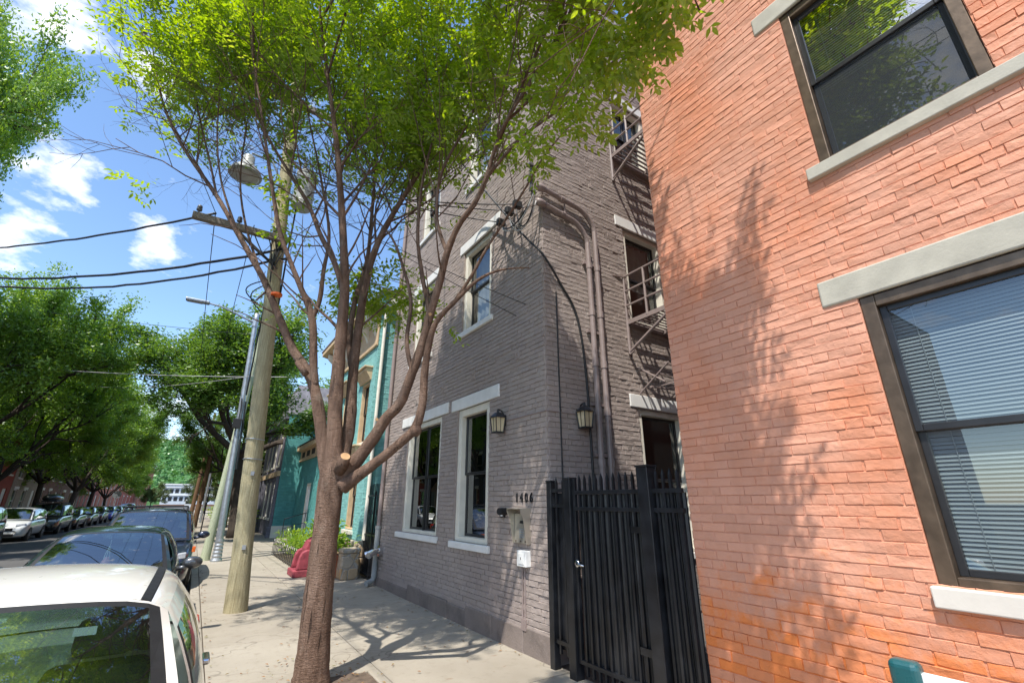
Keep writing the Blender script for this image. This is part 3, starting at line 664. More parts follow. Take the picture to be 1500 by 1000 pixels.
# ------------------------------------------------------------------ gate between the two houses
def picket(m, x, y, z0, z1, w=.0125, spear=True):
    m.box(x-w, x+w, y-w, y+w, z0, z1-.05 if spear else z1)
    if spear: m.add([(x-w,y-w,z1-.0495),(x+w,y-w,z1-.0495),(x+w,y+w,z1-.0495),(x-w,y+w,z1-.0495),(x,y,z1+.01)], [(0,1,4),(1,2,4),(2,3,4),(3,0,4)])
I = M['black_iron']; GX = FX - .03
fp = empty('iron_fence', (GX, 4.5, 0), 'narrow black iron fence panel with two thick posts beside the taupe house corner', 'fence')
def rel(o): return lambda x, y, z: (x-o[0], y-o[1], z-o[2])
def post(parent, o, y, w, h):
    m = MB(); m.box(GX-w-o[0], GX+w-o[0], y-w-o[1], y+w-o[1], -.05, h); m.box(GX-w-.008-o[0], GX+w+.008-o[0], y-w-.008-o[1], y+w+.008-o[1], h, h+.02); return m.build('post', I, parent, bevel=.006)
O = (GX, 4.5); post(fp, O, 4.56, .042, 1.93); post(fp, O, 4.21, .055, 1.95)
for z in (.27, 1.66, 1.83):
    m = MB(); m.box(-.018, .018, 4.265-4.5, 4.518-4.5, z-.02, z+.02); m.build('rail', I, fp)
for y in (4.455, 4.33):
    m = MB(); picket(m, 0, y-4.5, .16, 1.98); m.build('picket', I, fp)
m = MB(); m.box(.022, .026, 4.27-4.5, 4.515-4.5, .2, 1.8); m.build('backing_sheet', I, fp)
O = (GX+.0, 4.1); g = empty('iron_gate', (GX, 4.1, 0), 'black iron gate leaf with spear topped pickets and a latch', 'gate')
m = MB()
for z in (.17, 1.63, 1.80): m.box(-.02, .02, 3.145-4.1, 4.13-4.1, z-.02, z+.02)
for y in (4.125, 3.15): m.box(-.021, .021, y-.02-4.1, y+.02-4.1, .15, 1.95 if y > 4 else 1.83)
m.build('gate_frame', I, g, bevel=.003)
for i in range(10):
    m = MB(); picket(m, 0, 4.04-.088*i-4.1, .06, 1.99); m.build('picket', I, g)
m = MB(); n = 56; vs = []
for i in range(n+1):
    y = 4.10 - .94*i/n - 4.1; x = .034 + .012*math.sin(i*1.7); vs += [(x, y, .17), (x, y, 1.78)]
m.add(vs, [(2*i, 2*i+2, 2*i+3, 2*i+1) for i in range(n)]); m.build('backing_sheet', I, g)
m = MB(); m.lathe([(.03, -.075), (.036, -.07), (.036, -.05), (.022, -.045), (.02, -.02)], 16, (0, 4.06-4.1, 1.08), 'x'); m.tube([(-.07, -.04, 1.08), (-.085, -.10, 1.075), (-.08, -.16, 1.07)], [.014, .012, .009], 10); m.build('handle', M['chrome'], g, smooth=True)
for z in (.45, 1.45):
    m = MB(); m.tube([(-.02, 3.14-4.1, z-.06), (-.02, 3.14-4.1, z+.06)], .016, 10); m.box(-.028, -.0205, 3.14-4.1, 3.30-4.1, z-.03, z+.03); m.build('hinge', I, g)
m = MB(); m.box(-.024, -.02, .0, .022, .9, 1.2); m.build('lock_plate', I, g, bevel=.002)
g2 = empty('iron_fence', (GX, 2.9, 0), 'black iron fence panel between the gate leaf and the orange wall', 'fence')
O = (GX, 2.9); post(g2, O, 3.07, .068, 2.02)
for z in (.17, 1.63, 1.80):
    m = MB(); m.box(-.02, .02, 2.68-2.9, 3.0-2.9, z-.02, z+.02); m.build('rail', I, g2)
for i in range(4):
    m = MB(); picket(m, 0, 2.955-.08*i-2.9, .06, 1.99); m.build('picket', I, g2)
m = MB(); n = 20; vs = []
for i in range(n+1):
    y = 3.0 - .33*i/n - 2.9; x = .034 + .012*math.sin(i*1.7); vs += [(x, y, .05), (x, y, 1.78)]
m.add(vs, [(2*i, 2*i+2, 2*i+3, 2*i+1) for i in range(n)]); m.build('backing_sheet', I, g2)

# white board with teal end cap leaning in front of the orange wall
t = empty('barricade', (3.3, .8, 0), 'white plank barricade with a dark teal rounded end cap, standing before the orange wall', 'barricade')
m = MB(); m.box(-.02, .02, -1.45, .36, .70, .87); m.build('plank', M['plastic_white'], t, bevel=.006)
m = MB(); m.box(-.05, .05, .33, .47, .64, .915); m.build('end_cap', M['teal_cap'], t, bevel=.035, seg=4)
for y in (.2, -1.2):
    m = MB(); m.tube([(-.22, y, 0), (0, y, .7)], .02, 8); m.tube([(.22, y, 0), (0, y, .7)], .02, 8); m.build('leg', M['galv'], t)
# ------------------------------------------------------------------ teal house, its wing, the alley gate
def teal_house():
    x0, y0, y1, H = 3.58, 12.35, 17.9, 7.6
    B = (x0, y0); b = empty('brick_house', (x0, y0, 0), 'teal painted brick house with cream cornice and hooded windows on a rubble stone base', 'house')
    W = WF(x0, 0, 0, 1, -1, 0).local(B); S = WF(0, y0, 1, 0, 0, -1).local(B)
    ops = [(12.75, 13.55, 3.25, 5.0), (14.8, 15.6, 3.25, 5.0), (16.5, 17.2, 3.25, 5.0), (12.95, 13.75, 1.0, 2.8), (14.8, 15.6, 1.0, 2.8), (16.5, 17.2, 1.0, 2.8)]
    m = MB(); wall_sheet(m, W, y0, y1, -.3, H, ops); bricks(m, W, y0, y1, .8, 7.1, ops, 41, proud=.007, tilt=.03); m.build('front_wall', M['teal_paint'], b)
    m = MB(); wall_sheet(m, S, x0, 13, -.3, H, []); bricks(m, S, x0, 6.5, .8, 7.5, [], 42, proud=.009, tilt=.04); m.build('side_wall', M['teal_paint'], b)
    shell(b, 'back_wall', .02, 9.42, .02, y1-y0, H, 'teal_side', 'EN')
    m = MB(); m.box(-.09, .0, -.06, y1-y0, -.3, .79); m.box(.001, 2.0, -.07, -.004, -.3, .79); m.build('stone_base', M['rubble'], b, bevel=.02)
    for o in ops:
        window(b, W, *o, casing='cedar_trim', cw=.07, pane='dark_glass', d=-.12, back=.4)
        slabpart(b, 'sill', W, o[0]-.08, o[1]+.08, o[2]-.1, o[2], .06, 'cream', d0=-.09)
        m = MB(); a, c = o[0]-.12, o[1]+.12
        m.prism([W.p(a, o[3], .0), W.p(a, o[3]+.34, .0), W.p(a, o[3]+.34, .20), W.p(a, o[3]+.26, .20), W.p(a, o[3]+.06, .07), W.p(a, o[3], .05)], (0, c-a, 0))
        m.wbox(W, a-.04, c+.04, o[3]+.342, o[3]+.39, 0, .25); m.build('window_hood', M['cedar_trim'], b, bevel=.008)
    m = MB()
    m.wbox(W, y0-.02, y1, 5.95, 6.05, .011, .07); m.wbox(W, y0-.02, y1, 6.06, 6.85, .011, .05)
    m.prism([W.p(y0-.05, 6.85, 0), W.p(y0-.05, 6.98, .5), W.p(y0-.05, 7.12, .5), W.p(y0-.05, 7.12, 0)], (0, y1-y0+.05, 0)); m.build('cornice', M['cedar_trim'], b, bevel=.006)
    y = y0+.15
    while y < y1-.1:
        m = MB(); m.prism([W.p(y, 6.3, .051), W.p(y, 6.86, .051), W.p(y, 6.9, .40), W.p(y, 6.72, .38), W.p(y, 6.5, .14)], (0, .13, 0)); m.build('cornice_bracket', M['cream'], b); y += .78
    m = MB(); m.box(-.52, 9.5, -.16, y1-y0+.1, 7.14, 7.2); m.box(-.1, 9.5, -.16, y1-y0+.1, H, H+.10); m.build('roof', M['slate'], b)
    m = MB(); m.box(.2, 9, -.14, -.012, 7.3, H-.003); m.build('eave_board', M['cream'], b)
    m = MB(); m.box(1.6, 2.4, 1, 2, H+.1, H+1.4); m.build('chimney', M['orange_brick_far'], b)
    m = MB(); m.tube([W.p(y0+.0, 7.0, 0)+Vector((.12, -.07, 0)), W.p(y0, .8, 0)+Vector((.12, -.07, 0))], .05, 10); m.build('downpipe', M['cream'], b)
    m = MB(); m.wbox(W, 17.45, 17.62, 1.65, 2.0, .012, .04); m.build('plaque', M['black_iron'], b)
teal_house()
def wing():
    x0, y0, y1 = 4.4, 17.92, 27.28
    B = (x0, y0); b = empty('brick_house', (x0, y0, 0), 'low teal brick wing with cream cornice and white door, between teal and plum houses', 'house')
    W = WF(x0, 0, 0, 1, -1, 0).local(B)
    ops = [(23.6, 24.6, .32, 2.55), (20.0, 20.9, .9, 2.6)]
    m = MB(); wall_sheet(m, W, y0, y1, -.3, 4.4, ops); m.build('wall', M['teal_side'], b)
    shell(b, 'back_wall', .02, 8, .02, y1-y0-.01, 4.4, 'teal_side', 'ESN')
    f = MB(); f.wring(W, 23.602, 24.598, .322, 2.548, -.14, -.01, .09, .02); fr = f.build('door_frame', M['cream'], b)
    d = MB(); d.wbox(W, 23.7, 24.5, .35, 2.44, -.11, -.06)
    for (a, c, e, g_) in ((23.78, 24.05, .5, 1.2), (24.15, 24.42, .5, 1.2), (23.78, 24.05, 1.35, 2.3), (24.15, 24.42, 1.35, 2.3)): d.wring(W, a, c, e, g_, -.06, -.045, .03)
    d.build('door', M['white_trim'], b)
    window(b, W, *ops[1], casing='cedar_trim', cw=.07, pane='dark_glass')
    m = MB(); m.wbox(W, y0, y1, 3.72, 3.8, .002, .1); m.wbox(W, y0, y1, 3.81, 4.25, .002, .05); m.wbox(W, y0, y1, 4.26, 4.46, .002, .28); m.build('cornice', M['cedar_trim'], b, bevel=.01)
    for k in range(7):
        m = MB(); y = 18.5 + k*1.25; m.wbox(W, y, y+.8, 3.9, 4.17, .051, .056); m.build('frieze_vent', M['dark_void'], b)
    m = MB(); m.box(-.3, 8, 0, y1-y0, 4.47, 4.53); m.build('roof', M['roof_felt'], b)
    m = MB(); m.box(-1.0, -.02, 23.3-y0, 24.9-y0, -.1, .16); m.box(-.6, -.02, 23.3-y0, 24.9-y0, .161, .31); m.build('steps', M['concrete'], b, bevel=.01)
    m = MB()
    for y in (23.35-y0,): m.tube([(-.95, y, .16), (-.95, y, 1.0), (-.05, y, 1.25)], .02, 8); m.tube([(-.1, y, .31), (-.1, y, 1.22)], .016, 8); m.tube([(-.95, y, .6), (-.05, y, .85)], .012, 6)
    m.build('handrail', M['black_iron'], b)
    l = WF(x0, 0, 0, 1, -1, 0)
    return b
wing()
def purple_house():
    x0, y0, y1, H = 3.5, 27.3, 36.0, 6.25
    B = (x0, y0); b = empty('brick_house', (x0, y0, 0), 'dark plum brick house with slate mansard and cream trim, side wall painted teal', 'house')
    W = WF(x0, 0, 0, 1, -1, 0).local(B); S = WF(0, y0, 1, 0, 0, -1).local(B)
    ys = (28.2, 30.0, 31.8, 33.6); ops = [(y, y+.95, 3.6, 5.5) for y in ys] + [(y, y+.95, .9, 2.8) for y in ys[:3]]
    m = MB(); wall_sheet(m, W, y0, y1, -.3, H, ops); m.build('front_wall', M['plum_brick'], b)
    m = MB(); wall_sheet(m, S, x0, 12, .55, H, []); m.build('side_wall', M['teal_side'], b)
    m = MB(); m.box(-.02, 8.5, -.04, -.0, -.3, .56); m.build('plinth', M['cream'], b)
    shell(b, 'back_wall', .02, 8.5, .02, y1-y0, H, 'plum_brick', 'EN')
    m = MB(); m.add([(-.12,-.05,H),(8.6,-.05,H),(8.6,8.75,H),(-.12,8.75,H),(.3,.35,8.0),(8.2,.35,8.0),(8.2,8.35,8.0),(.3,8.35,8.0)], [(0,3,2,1),(4,5,6,7),(0,1,5,4),(1,2,6,5),(2,3,7,6),(3,0,4,7)]); m.build('mansard_roof', M['slate'], b)
    for o in ops:
        window(b, W, *o, casing='cream', cw=.06, pane='dark_glass', proud=-.03); slabpart(b, 'sill', W, o[0]-.08, o[1]+.08, o[2]-.12, o[2], .06, 'cream', d0=-.09); slabpart(b, 'lintel', W, o[0]-.1, o[1]+.1, o[3], o[3]+.16, .05, 'plum_brick')
    m = MB(); m.wbox(W, y0, y1, 3.0, 3.25, .002, .14); m.build('belt_cornice', M['cedar_trim'], b)
    m = MB(); m.wbox(W, y0, y1, 6.0, 6.24, .002, .2); m.build('cornice', M['plum_brick'], b)
    for y in (y0+.12, 33.4, 34.9): 
        m = MB(); m.wbox(W, y, y+.3, -.2, 2.99, .002, .12); m.wbox(W, y-.06, y+.36, -.2, .5, .002, .2); m.build('pilaster', M['plum_brick'], b, bevel=.01)
    for y in (29.0, 32.4):
        m = MB(); m.prism([(-.01, y-y0, 6.4), (-.01, y-y0+1.0, 6.4), (-.01, y-y0+1.0, 7.4), (-.01, y-y0+.5, 7.8), (-.01, y-y0, 7.4)], (1.0, 0, 0)); m.build('dormer', M['plum_brick'], b)
purple_house()

t = empty('iron_gate', (3.7, 11.65, 0), 'tall black wrought iron alley gate with scrolls beside the teal house', 'gate')
I = M['black_iron']
m = MB(); 
for y in (-.66, .0, .66): m.box(-.022, .022, y-.022, y+.022, 0, 2.0 if y else 1.95)
for z in (.1, .95, 1.85): m.box(-.012, .012, -.66, .66, z-.018, z+.018)
m.build('gate_frame', I, t)
for i in range(12):
    m = MB(); y = -.6 + i*1.2/11; m.box(-.008, .008, y-.008, y+.008, .05, 2.08 + .06*math.sin(i/11*math.pi)); m.build('picket', I, t)
m = MB()
for sy in (-.33, .33):
    for zc in (1.4, .5):
        for s in (-1, 1): m.tube([(0, sy + s*(.15 - .012*k)*math.cos(k*.6), zc + (.2-.014*k)*math.sin(k*.6)) for k in range(11)], .007, 5)
m.build('scroll', I, t)
m = MB(); m.box(.03, .034, -.65, .65, .1, 1.0); m.build('backing_sheet', I, t)

# planting bed, planters
def leaf_tuft(mb, c, r, n, rng, ln=.16, w=.02, up=.5):
    for k in range(n):
        a = rng.uniform(0, 6.283); e = rng.uniform(up-.5, 1.2); d = Vector((math.cos(a)*math.cos(e), math.sin(a)*math.cos(e), math.sin(e)))
        p = Vector(c) + Vector((rng.gauss(0, r*.4), rng.gauss(0, r*.4), rng.uniform(-.3, .6)*r)); l = ln*rng.uniform(.6, 1.3); s = d.cross(Vector((0,0,1)))
        s = (s.normalized() if s.length > .01 else Vector((1,0,0)))*w*rng.uniform(.7, 1.3)
        q = p + d*l*.55; e2 = p + d*l + Vector((0, 0, -l*.3)); mb.add([p, q+s, e2, q-s], [(0,1,2,3)])
t = empty('planter', (2.62, 13.2, 0), 'stepped magenta red masonry planter standing on the sidewalk, filled with leafy plants', 'planter')
m = MB(); m.box(-.36, .55, -.40, .40, 0, .16); m.build('base', M['magenta_paint'], t, bevel=.025)
for y in (-.31, .31):
    m = MB(); m.prism([(-.30, y-.075, .161), (.42, y-.075, .161), (.42, y-.075, .60), (-.10, y-.075, .60), (-.20, y-.075, .56), (-.25, y-.075, .46)], (0, .15, 0)); m.build('scroll_arm', M['magenta_paint'], t, bevel=.03, seg=3)
m = MB(); m.prism([(-.12, -.234, .161), (.45, -.234, .161), (.45, -.234, .86), (.05, -.234, .86), (-.06, -.234, .78), (-.12, -.234, .62)], (0, .468, 0)); m.build('pedestal', M['magenta_paint'], t, bevel=.035, seg=3)
rng = random.Random(12); m = MB(); leaf_tuft(m, (.3, -.1, .98), .42, 460, rng, .2, .035); m.build('plant', M['leaf_street'], t)
t = empty('planter', (3.05, 12.45, 0), 'terracotta pot of trailing green plants beside the rubble stone base', 'planter')
m = MB(); m.lathe([(.17, 0), (.24, .42), (.26, .42), (.26, .5), (.22, .5), (.2, .44)], 20); m.build('pot', M['terracotta'], t, smooth=False)
m = MB(); leaf_tuft(m, (0, 0, .68), .38, 340, rng, .2, .035, .3); m.build('plant', M['leaf_street'], t)
t = empty('stone_pier', (3.32, 12.05, 0), 'low rough stone pier block at the corner of the planting bed', 'pier')
m = MB(); m.box(-.2, .2, -.22, .24, 0, .56); m.box(-.22, .22, -.24, .26, .561, .66); m.build('block', M['rubble'], t, bevel=.03)
t = empty('bed_fence', (2.55, 16.2, 0), 'low black hooped iron border fence around the planting bed', 'fence')
for z in (.08, .34):
    m = MB(); m.box(-.008, .008, -2.5, 2.51, z-.01, z+.01); m.box(.0081, 1.0, 2.49, 2.51, z-.01, z+.01); m.build('rail', I, t)
for i in range(17):
    m = MB(); y = -2.5+i*.3
    m.tube([(0, y+.02, 0), (0, y+.02, .36)] + [(0, y+.15-.13*math.cos(a*math.pi/6), .36+.17*math.sin(a*math.pi/6)) for a in range(1, 6)] + [(0, y+.28, .36), (0, y+.28, 0)], .008, 5); m.build('hoop', I, t)
m = MB(); m.box(2.6, 3.55, 13.8, 18.6, -.02, .05); tag(m.build('bed_soil', M['soil']), kind='structure')
for k, (y, x, h) in enumerate(((18.0, 3.05, .75), (16.8, 3.1, .6), (15.6, 3.0, .65), (14.5, 3.1, .7))):
    m = MB(); rng = random.Random(40+k); leaf_tuft(m, (0, 0, h*.5), h*.75, 420, rng, .3, .02 if k % 2 == 0 else .035, .35)
    o = m.build('leafy_plant', M['leaf_street' if k % 2 else 'leaf_bright']); o.location = (x, y, .05)
    tag(o, ['strappy green plant at the far end of the iron bed fence', 'bushy green plant second from the far end of the fenced bed', 'strappy green plant in the middle of the fenced bed', 'bushy green plant behind the magenta planter'][k], 'plant', 'plants in the fenced bed')

# ------------------------------------------------------------------ poles, lamps, wires
def pole(name, base, top, r0, r1, mat, label, cat, seed, knots=True):
    t = empty(name, base, label, cat); rng = random.Random(seed); m = MB(); d = Vector(top) - Vector(base); n = 40; ring = 18; vs = []
    u = d.normalized(); e = Vector((1, 0, 0)) - u*u.x; e.normalize(); g = u.cross(e)
    ph = [rng.uniform(0, 6.28) for _ in range(6)]
    for i in range(n+1):
        f = i/n; r = r0 + (r1-r0)*f + (.02*max(0, 1-f*14) if knots else 0)
        for k in range(ring):
            a = 6.2832*k/ring; rr = r*(1 + (.025*math.sin(2*a+ph[0]+f*3) + .02*math.sin(5*a+ph[1]+f*5) + rng.uniform(-.008, .008) if knots else 0))
            vs.append(d*f + rr*(math.cos(a)*e + math.sin(a)*g))
    m.add(vs, [(i*ring+k, i*ring+(k+1) % ring, (i+1)*ring+(k+1) % ring, (i+1)*ring+k) for i in range(n) for k in range(ring)] + [tuple(n*ring+k for k in range(ring))])
    m.build('shaft', M[mat], t, smooth=True); return t, d
PB = Vector((.90, 9.61, -.02)); PT = Vector((.16, 9.66, 11.6))
t, d = pole('utility_pole', PB, PT, .155, .115, 'pole_wood', 'weathered wooden utility pole with crossarms and a transformer, standing on the sidewalk', 'utility pole', 4)
def pz(z): return d*((z+.02)/11.62)
for z, x0, x1, nm in ((6.82, -1.5, .16, 0), (10.35, -2.9, 1.5, 1)):
    m = MB(); p = pz(z); m.box(p.x+x0, p.x+x1, -.29, -.17, p.z-.06, p.z+.07); ca = m.build('crossarm', M['arm_wood'], t, bevel=.008)
    xs = (-1.42, -.75, -.1) if nm == 0 else (-2.8, -1.9, -.9, 1.3)
    for x in xs:
        k = MB(); k.lathe([(.012, -.02), (.012, .05), (.045, .06), (.05, .09), (.03, .10), (.045, .12), (.04, .16), (.02, .18)], 12, (p.x+x, -.23, p.z+.07)); k.build('insulator', M['insulator'], ca, smooth=True)
    k = MB()
    k.tube([(p.x+(-.72 if nm == 0 else -1.0), -.18, p.z-.06), (p.x+.07, -.1, p.z-.62)], .03, 6)
    if nm: k.tube([(p.x+.9, -.18, p.z-.06), (p.x+.05, -.1, p.z-.6)], .03, 6)
    k.build('brace', M['arm_wood'], t)
p = pz(8.2); m = MB(); m.lathe([(.19, 0), (.21, .02), (.21, .12), (.205, .14), (.205, .82), (.215, .84), (.215, .9), (.12, .97)], 20, (p.x+.38, -.15, 7.75)); tr = m.build('transformer', M['grey_canister'], t, smooth=False)
for dx, dy in ((.38, -.05), (.30, -.22)):
    k = MB(); k.lathe([(.05, 0), (.03, .04), (.05, .08), (.03, .12), (.04, .16), (.01, .2)], 12, (p.x+dx, dy, 8.7)); k.build('bushing', M['insulator'], tr, smooth=True)
m = MB(); m.box(p.x+.1, p.x+.2, -.2, -.1, 7.9, 8.0); m.box(p.x+.1, p.x+.2, -.2, -.1, 8.4, 8.5); m.build('bracket', M['galv'], t)
p = pz(8.55); m = MB(); c = (-1.28, -.12, 0)
m.tube([(p.x-.02, -.1, 8.2), (p.x-.3, -.12, 8.68), (p.x-.7, -.12, 8.72), (-1.25, -.12, 8.62)], .024, 8); m.build('lamp_arm', M['galv'], t)
m = MB(); m.lathe([(.31, 8.12), (.315, 8.15), (.27, 8.25), (.16, 8.36), (.12, 8.45), (.11, 8.60), (.05, 8.66)], 24, c); lb = m.build('lamp_shade', M['grey_canister'], t, smooth=True)
m = MB(); m.lathe([(.10, 8.06), (.24, 8.09), (.29, 8.125)], 24, c); m.build('lens', M['lens_grey'], lb, smooth=True)
m = MB()
for z in (2.8, 2.45): p = pz(z); m.tube([(p.x + .158*math.cos(a*.5), p.y + .158*math.sin(a*.5), z + .008*math.sin(a)) for a in range(14)], .008, 6)
m.build('strap', M['galv'], t)
m = MB()
for z, s in ((2.2, 1), (1.0, 1)): p = pz(z); m.box(p.x-.02, p.x+.035, p.y-.165, p.y-.145, z-.035, z+.035)
m.build('pole_tag', M['galv'], t)
m = MB(); p = pz(5.2); m.tube([(p.x+.12, p.y-.05, 4.6), (p.x+.1, p.y-.06, 6.5), (p.x+.1, p.y-.06, 7.9)], .018, 6); m.tube([(p.x-.13, p.y, 3.6), (p.x-.13, p.y-.06, 6.6)], .014, 6); m.build('riser_cable', M['black_cable'], t)
rng = random.Random(2); m = MB()
for k in range(9):
    p = pz(6.75); a = rng.uniform(-.9, .15); z0 = 6.8 + rng.uniform(-.05, .1)
    pts = [(p.x+a, -.2, z0), (p.x+a*.7+rng.uniform(-.1, .1), -.22, z0-rng.uniform(.15, .5)), (p.x+a*.3-.05, -.2, z0-rng.uniform(.3, .8)), (p.x-.02, -.13, z0-rng.uniform(.1, .9))]
    sm = []
    for q in range(13):
        u = q/12; b0, b1, b2, b3 = (1-u)**3, 3*u*(1-u)**2, 3*u*u*(1-u), u**3; sm.append(tuple(b0*A+b1*B_+b2*C+b3*D_ for A, B_, C, D_ in zip(*pts)))
    m.tube(sm, rng.choice((.008, .012, .015)), 5)
for k in range(2):
    p = pz(5.6); m.tube([(p.x-.13-.34*math.sin(i*.32)*(1-k*.3), p.y-.1, 5.95-k*.1-.62*(i/10)) for i in range(11)], .012, 5)
m.build('loose_cable', M['black_cable'], t)

MBs = Vector((.88, 17.6, 0)); MT = Vector((.63, 17.6, 8.1))
t, d = pole('street_lamp', MBs, MT, .105, .075, 'galv', 'galvanised metal street lamp with a long arm, behind the nearer utility pole', 'street lamp', 5, False)
m = MB(); m.lathe([(.16, 0), (.16, .04), (.15, .06)] + [(.15 - .003*(i % 2)*6 - .003*i, .06+.05*i) for i in range(11)] + [(.11, .64)], 20); m.build('base_shroud', M['galv'], t)
m = MB(); m.tube([(-.24, 0, 7.75), (-.6, -.02, 7.85), (-1.0, -.04, 8.0), (-1.4, -.06, 8.1), (-1.75, -.08, 8.12)], [.045, .04, .036, .032, .03], 10); m.tube([(-.245, 0, 7.6), (-.245, 0, 7.9)], .095, 12); m.build('lamp_arm', M['galv'], t)
m = MB(); m.box(-2.38, -1.7, -.2, .04, 8.08, 8.17); h = m.build('lamp_head', M['galv'], t, bevel=.03); 
m = MB(); m.box(-2.33, -1.9, -.18, .02, 8.07, 8.079); m.build('lens', M['lens_grey'], h)
m = MB(); m.box(-.30, -.06, -.2, .05, 4.0, 4.3); m.tube([(-.16, -.13, 4.15), (-.16, -.13, 4.6), (-.19, -.1, 5.0)], .02, 6); m.build('cable_box', M['black_rubber'], t, bevel=.03)
m = MB(); m.tube([(.05, -.1, 2.7), (-.02, -.1, 4.2), (-.06, -.1, 4.9)], .03, 8); m.build('cable_guard', M['black_cable'], t)
t2, d2 = pole('utility_pole', (.60, 18.1, -.02), (1.02, 18.5, 9.5), .125, .10, 'pole_pale', 'pale greenish wooden pole leaning right, close beside the metal street lamp', 'utility pole', 6)
# farther poles
far_poles = [((.30, 41.5), 9.5, .17, 'pole_brown', 'brown wooden utility pole farther up the right kerb, nearer of the two'), ((-.05, 47.0), 9.0, .15, 'pole_brown', 'brown wooden utility pole farther up the right kerb, the farther one')]
for k, ((x, y), h, r, mt, lb) in enumerate(far_poles):
    t3, d3 = pole('utility_pole', (x, y, 0), (x+.15, y, h), r, r*.7, mt, lb, 'utility pole', 20+k)
    m = MB(); m.box(-1.2, 1.2, -.25, -.15, h-.7, h-.58); m.build('crossarm', M['arm_wood'], t3)
t = empty('sign_post', (.55, 29.5, 0), 'thin dark metal sign post at the right kerb beyond the street lamp', 'sign post')
m = MB(); m.tube([(0, 0, 0), (0, 0, 2.9)], .03, 8); m.build('post', M['dark_sash'], t); m = MB(); m.box(-.01, .01, -.2, .2, 2.35, 2.85); m.build('sign_plate', M['galv'], t)
t = empty('road_sign', (-7.9, 74, 0), 'round grey backed road sign on a post at the left kerb, far up the street', 'sign')
m = MB(); m.tube([(0, 0, 0), (0, 0, 2.2)], .035, 8); m.build('post', M['galv'], t); m = MB(); m.tube([(0, -.04, 2.55), (0, -.06, 2.55)], .42, 20); m.build('sign_plate', M['galv'], t)
t = empty('street_lamp', (.75, 50, 0), 'distant metal street lamp with its arm over the road, seen under the right trees', 'street lamp')
m = MB(); m.tube([(0,0,0), (0,0,8.2)], [.1, .07], 10); m.build('shaft', M['galv'], t); m = MB(); m.tube([(0,0,7.9), (-1.2,0,8.3), (-2.2,0,8.35)], .04, 8); m.build('lamp_arm', M['galv'], t); m = MB(); m.box(-3.0, -2.2, -.14, .14, 8.3, 8.42); m.build('lamp_head', M['galv'], t, bevel=.04)

def wire(a, b, sag, r, label, mat='black_cable', group='overhead wires', n=24, wob=0, seed=0):
    a, b = Vector(a), Vector(b); rng = random.Random(seed); m = MB(); pts = []
    for i in range(n+1):
        f = i/n; p = a.lerp(b, f); p.z -= sag*4*f*(1-f)
        if wob: p += Vector((rng.uniform(-wob, wob), rng.uniform(-wob, wob), rng.uniform(-wob, wob)))
        pts.append(p - a)
    m.tube(pts, r, 6); o = m.build('overhead_wire', M[mat], smooth=True); o.location = a; return tag(o, label, 'wire', group)
pa = PB + pz(6.82)
L_ = [
 ((pa.x-1.45, 9.35, 6.98), at_dist(-60, 366, 10.5), .16, .022, 'black overhead cable, upper one crossing the road to the left from the lower crossarm tip', .01),
 ((pa.x-.2, 9.4, 6.62), at_dist(-60, 404, 10.5), .3, .03, 'thick bundled black cable, topmost of the low pair crossing the road', .012),
 ((pa.x-.1, 9.4, 6.45), at_dist(-60, 412, 10.5), .42, .026, 'thick bundled black cable, lower of the pair crossing the road', .012),
 ((pa.x-1.45, 9.4, 6.98), (-1.05, 41.4, 8.7), .75, .009, 'thin wire from the outer end of the lower crossarm running up the street', 0),
 ((pa.x-.78, 9.4, 6.98), (-.5, 41.4, 8.7), .75, .009, 'thin wire from the middle of the lower crossarm running up the street', 0),
 ((pa.x-.12, 9.4, 6.98), (.9, 41.4, 8.7), .75, .009, 'thin wire from the inner end of the lower crossarm running up the street', 0),
 ((pa.x-1.45, 9.38, 7.0), (-2.6, 9.4, 10.5), .0, .007, 'thin wire rising from the lower crossarm tip to the upper crossarm', 0),
 ((-2.6, 9.43, 10.6), (-3.0, -25, 10.4), .5, .009, 'thin high wire running overhead toward the viewer from the upper crossarm', 0),
 (at_dist(420, 552, 16), at_dist(-80, 525, 22), .25, .013, 'thin pale cable crossing the road low in front of the left trees', .0),
 ((.66, 17.6, 7.3), at_dist(-80, 434, 22), .15, .009, 'thin grey wire crossing the road above the street lamp arm', 0),
 (at_dist(372, 550, 14.6), at_dist(140, 566, 26), .2, .009, 'thin pale wire from the lamp pole into the left trees', 0),
]
for k, (a, b, sg, r, lb, wb) in enumerate(L_): wire(a, b, sg, r, lb, 'pale_cable' if 'pale' in lb else 'black_cable', seed=k, wob=wb)
# service drop: three conductors to three black wedge clamps at the grey house corner, slack loops up into the weather heads
hp = [(FX-.10, 5.62, 6.22), (FX-.10, 5.36, 6.30), (FX-.10, 5.12, 6.28)]
for k, q in enumerate(hp):
    wire((.30+.05*k, 9.5, 8.9-.15*k), (FX-.16, q[1]+.03, q[2]+.02), .25, .011, ['service wire reaching the leftmost clamp on the taupe house corner', 'service wire reaching the middle clamp on the taupe house corner', 'service wire reaching the clamp nearest the taupe house corner'][k], group='service wires to the taupe house')
    t = empty('wire_clamp', (FX, q[1], q[2]), ['leftmost black wire clamp near the corner of the taupe wall', 'middle black wire clamp near the corner of the taupe wall', 'black wire clamp closest to the corner of the taupe wall'][k], 'clamp', 'wire clamps on the taupe house')
    m = MB(); m.box(-.20, -.05, -.045, .045, -.06, .07); m.build('clamp_body', M['black_rubber'], t, bevel=.015); m = MB(); m.tube([(-.06, 0, 0), (0, 0, 0)], .018, 8); m.build('bolt', M['galv'], t)
loops = []
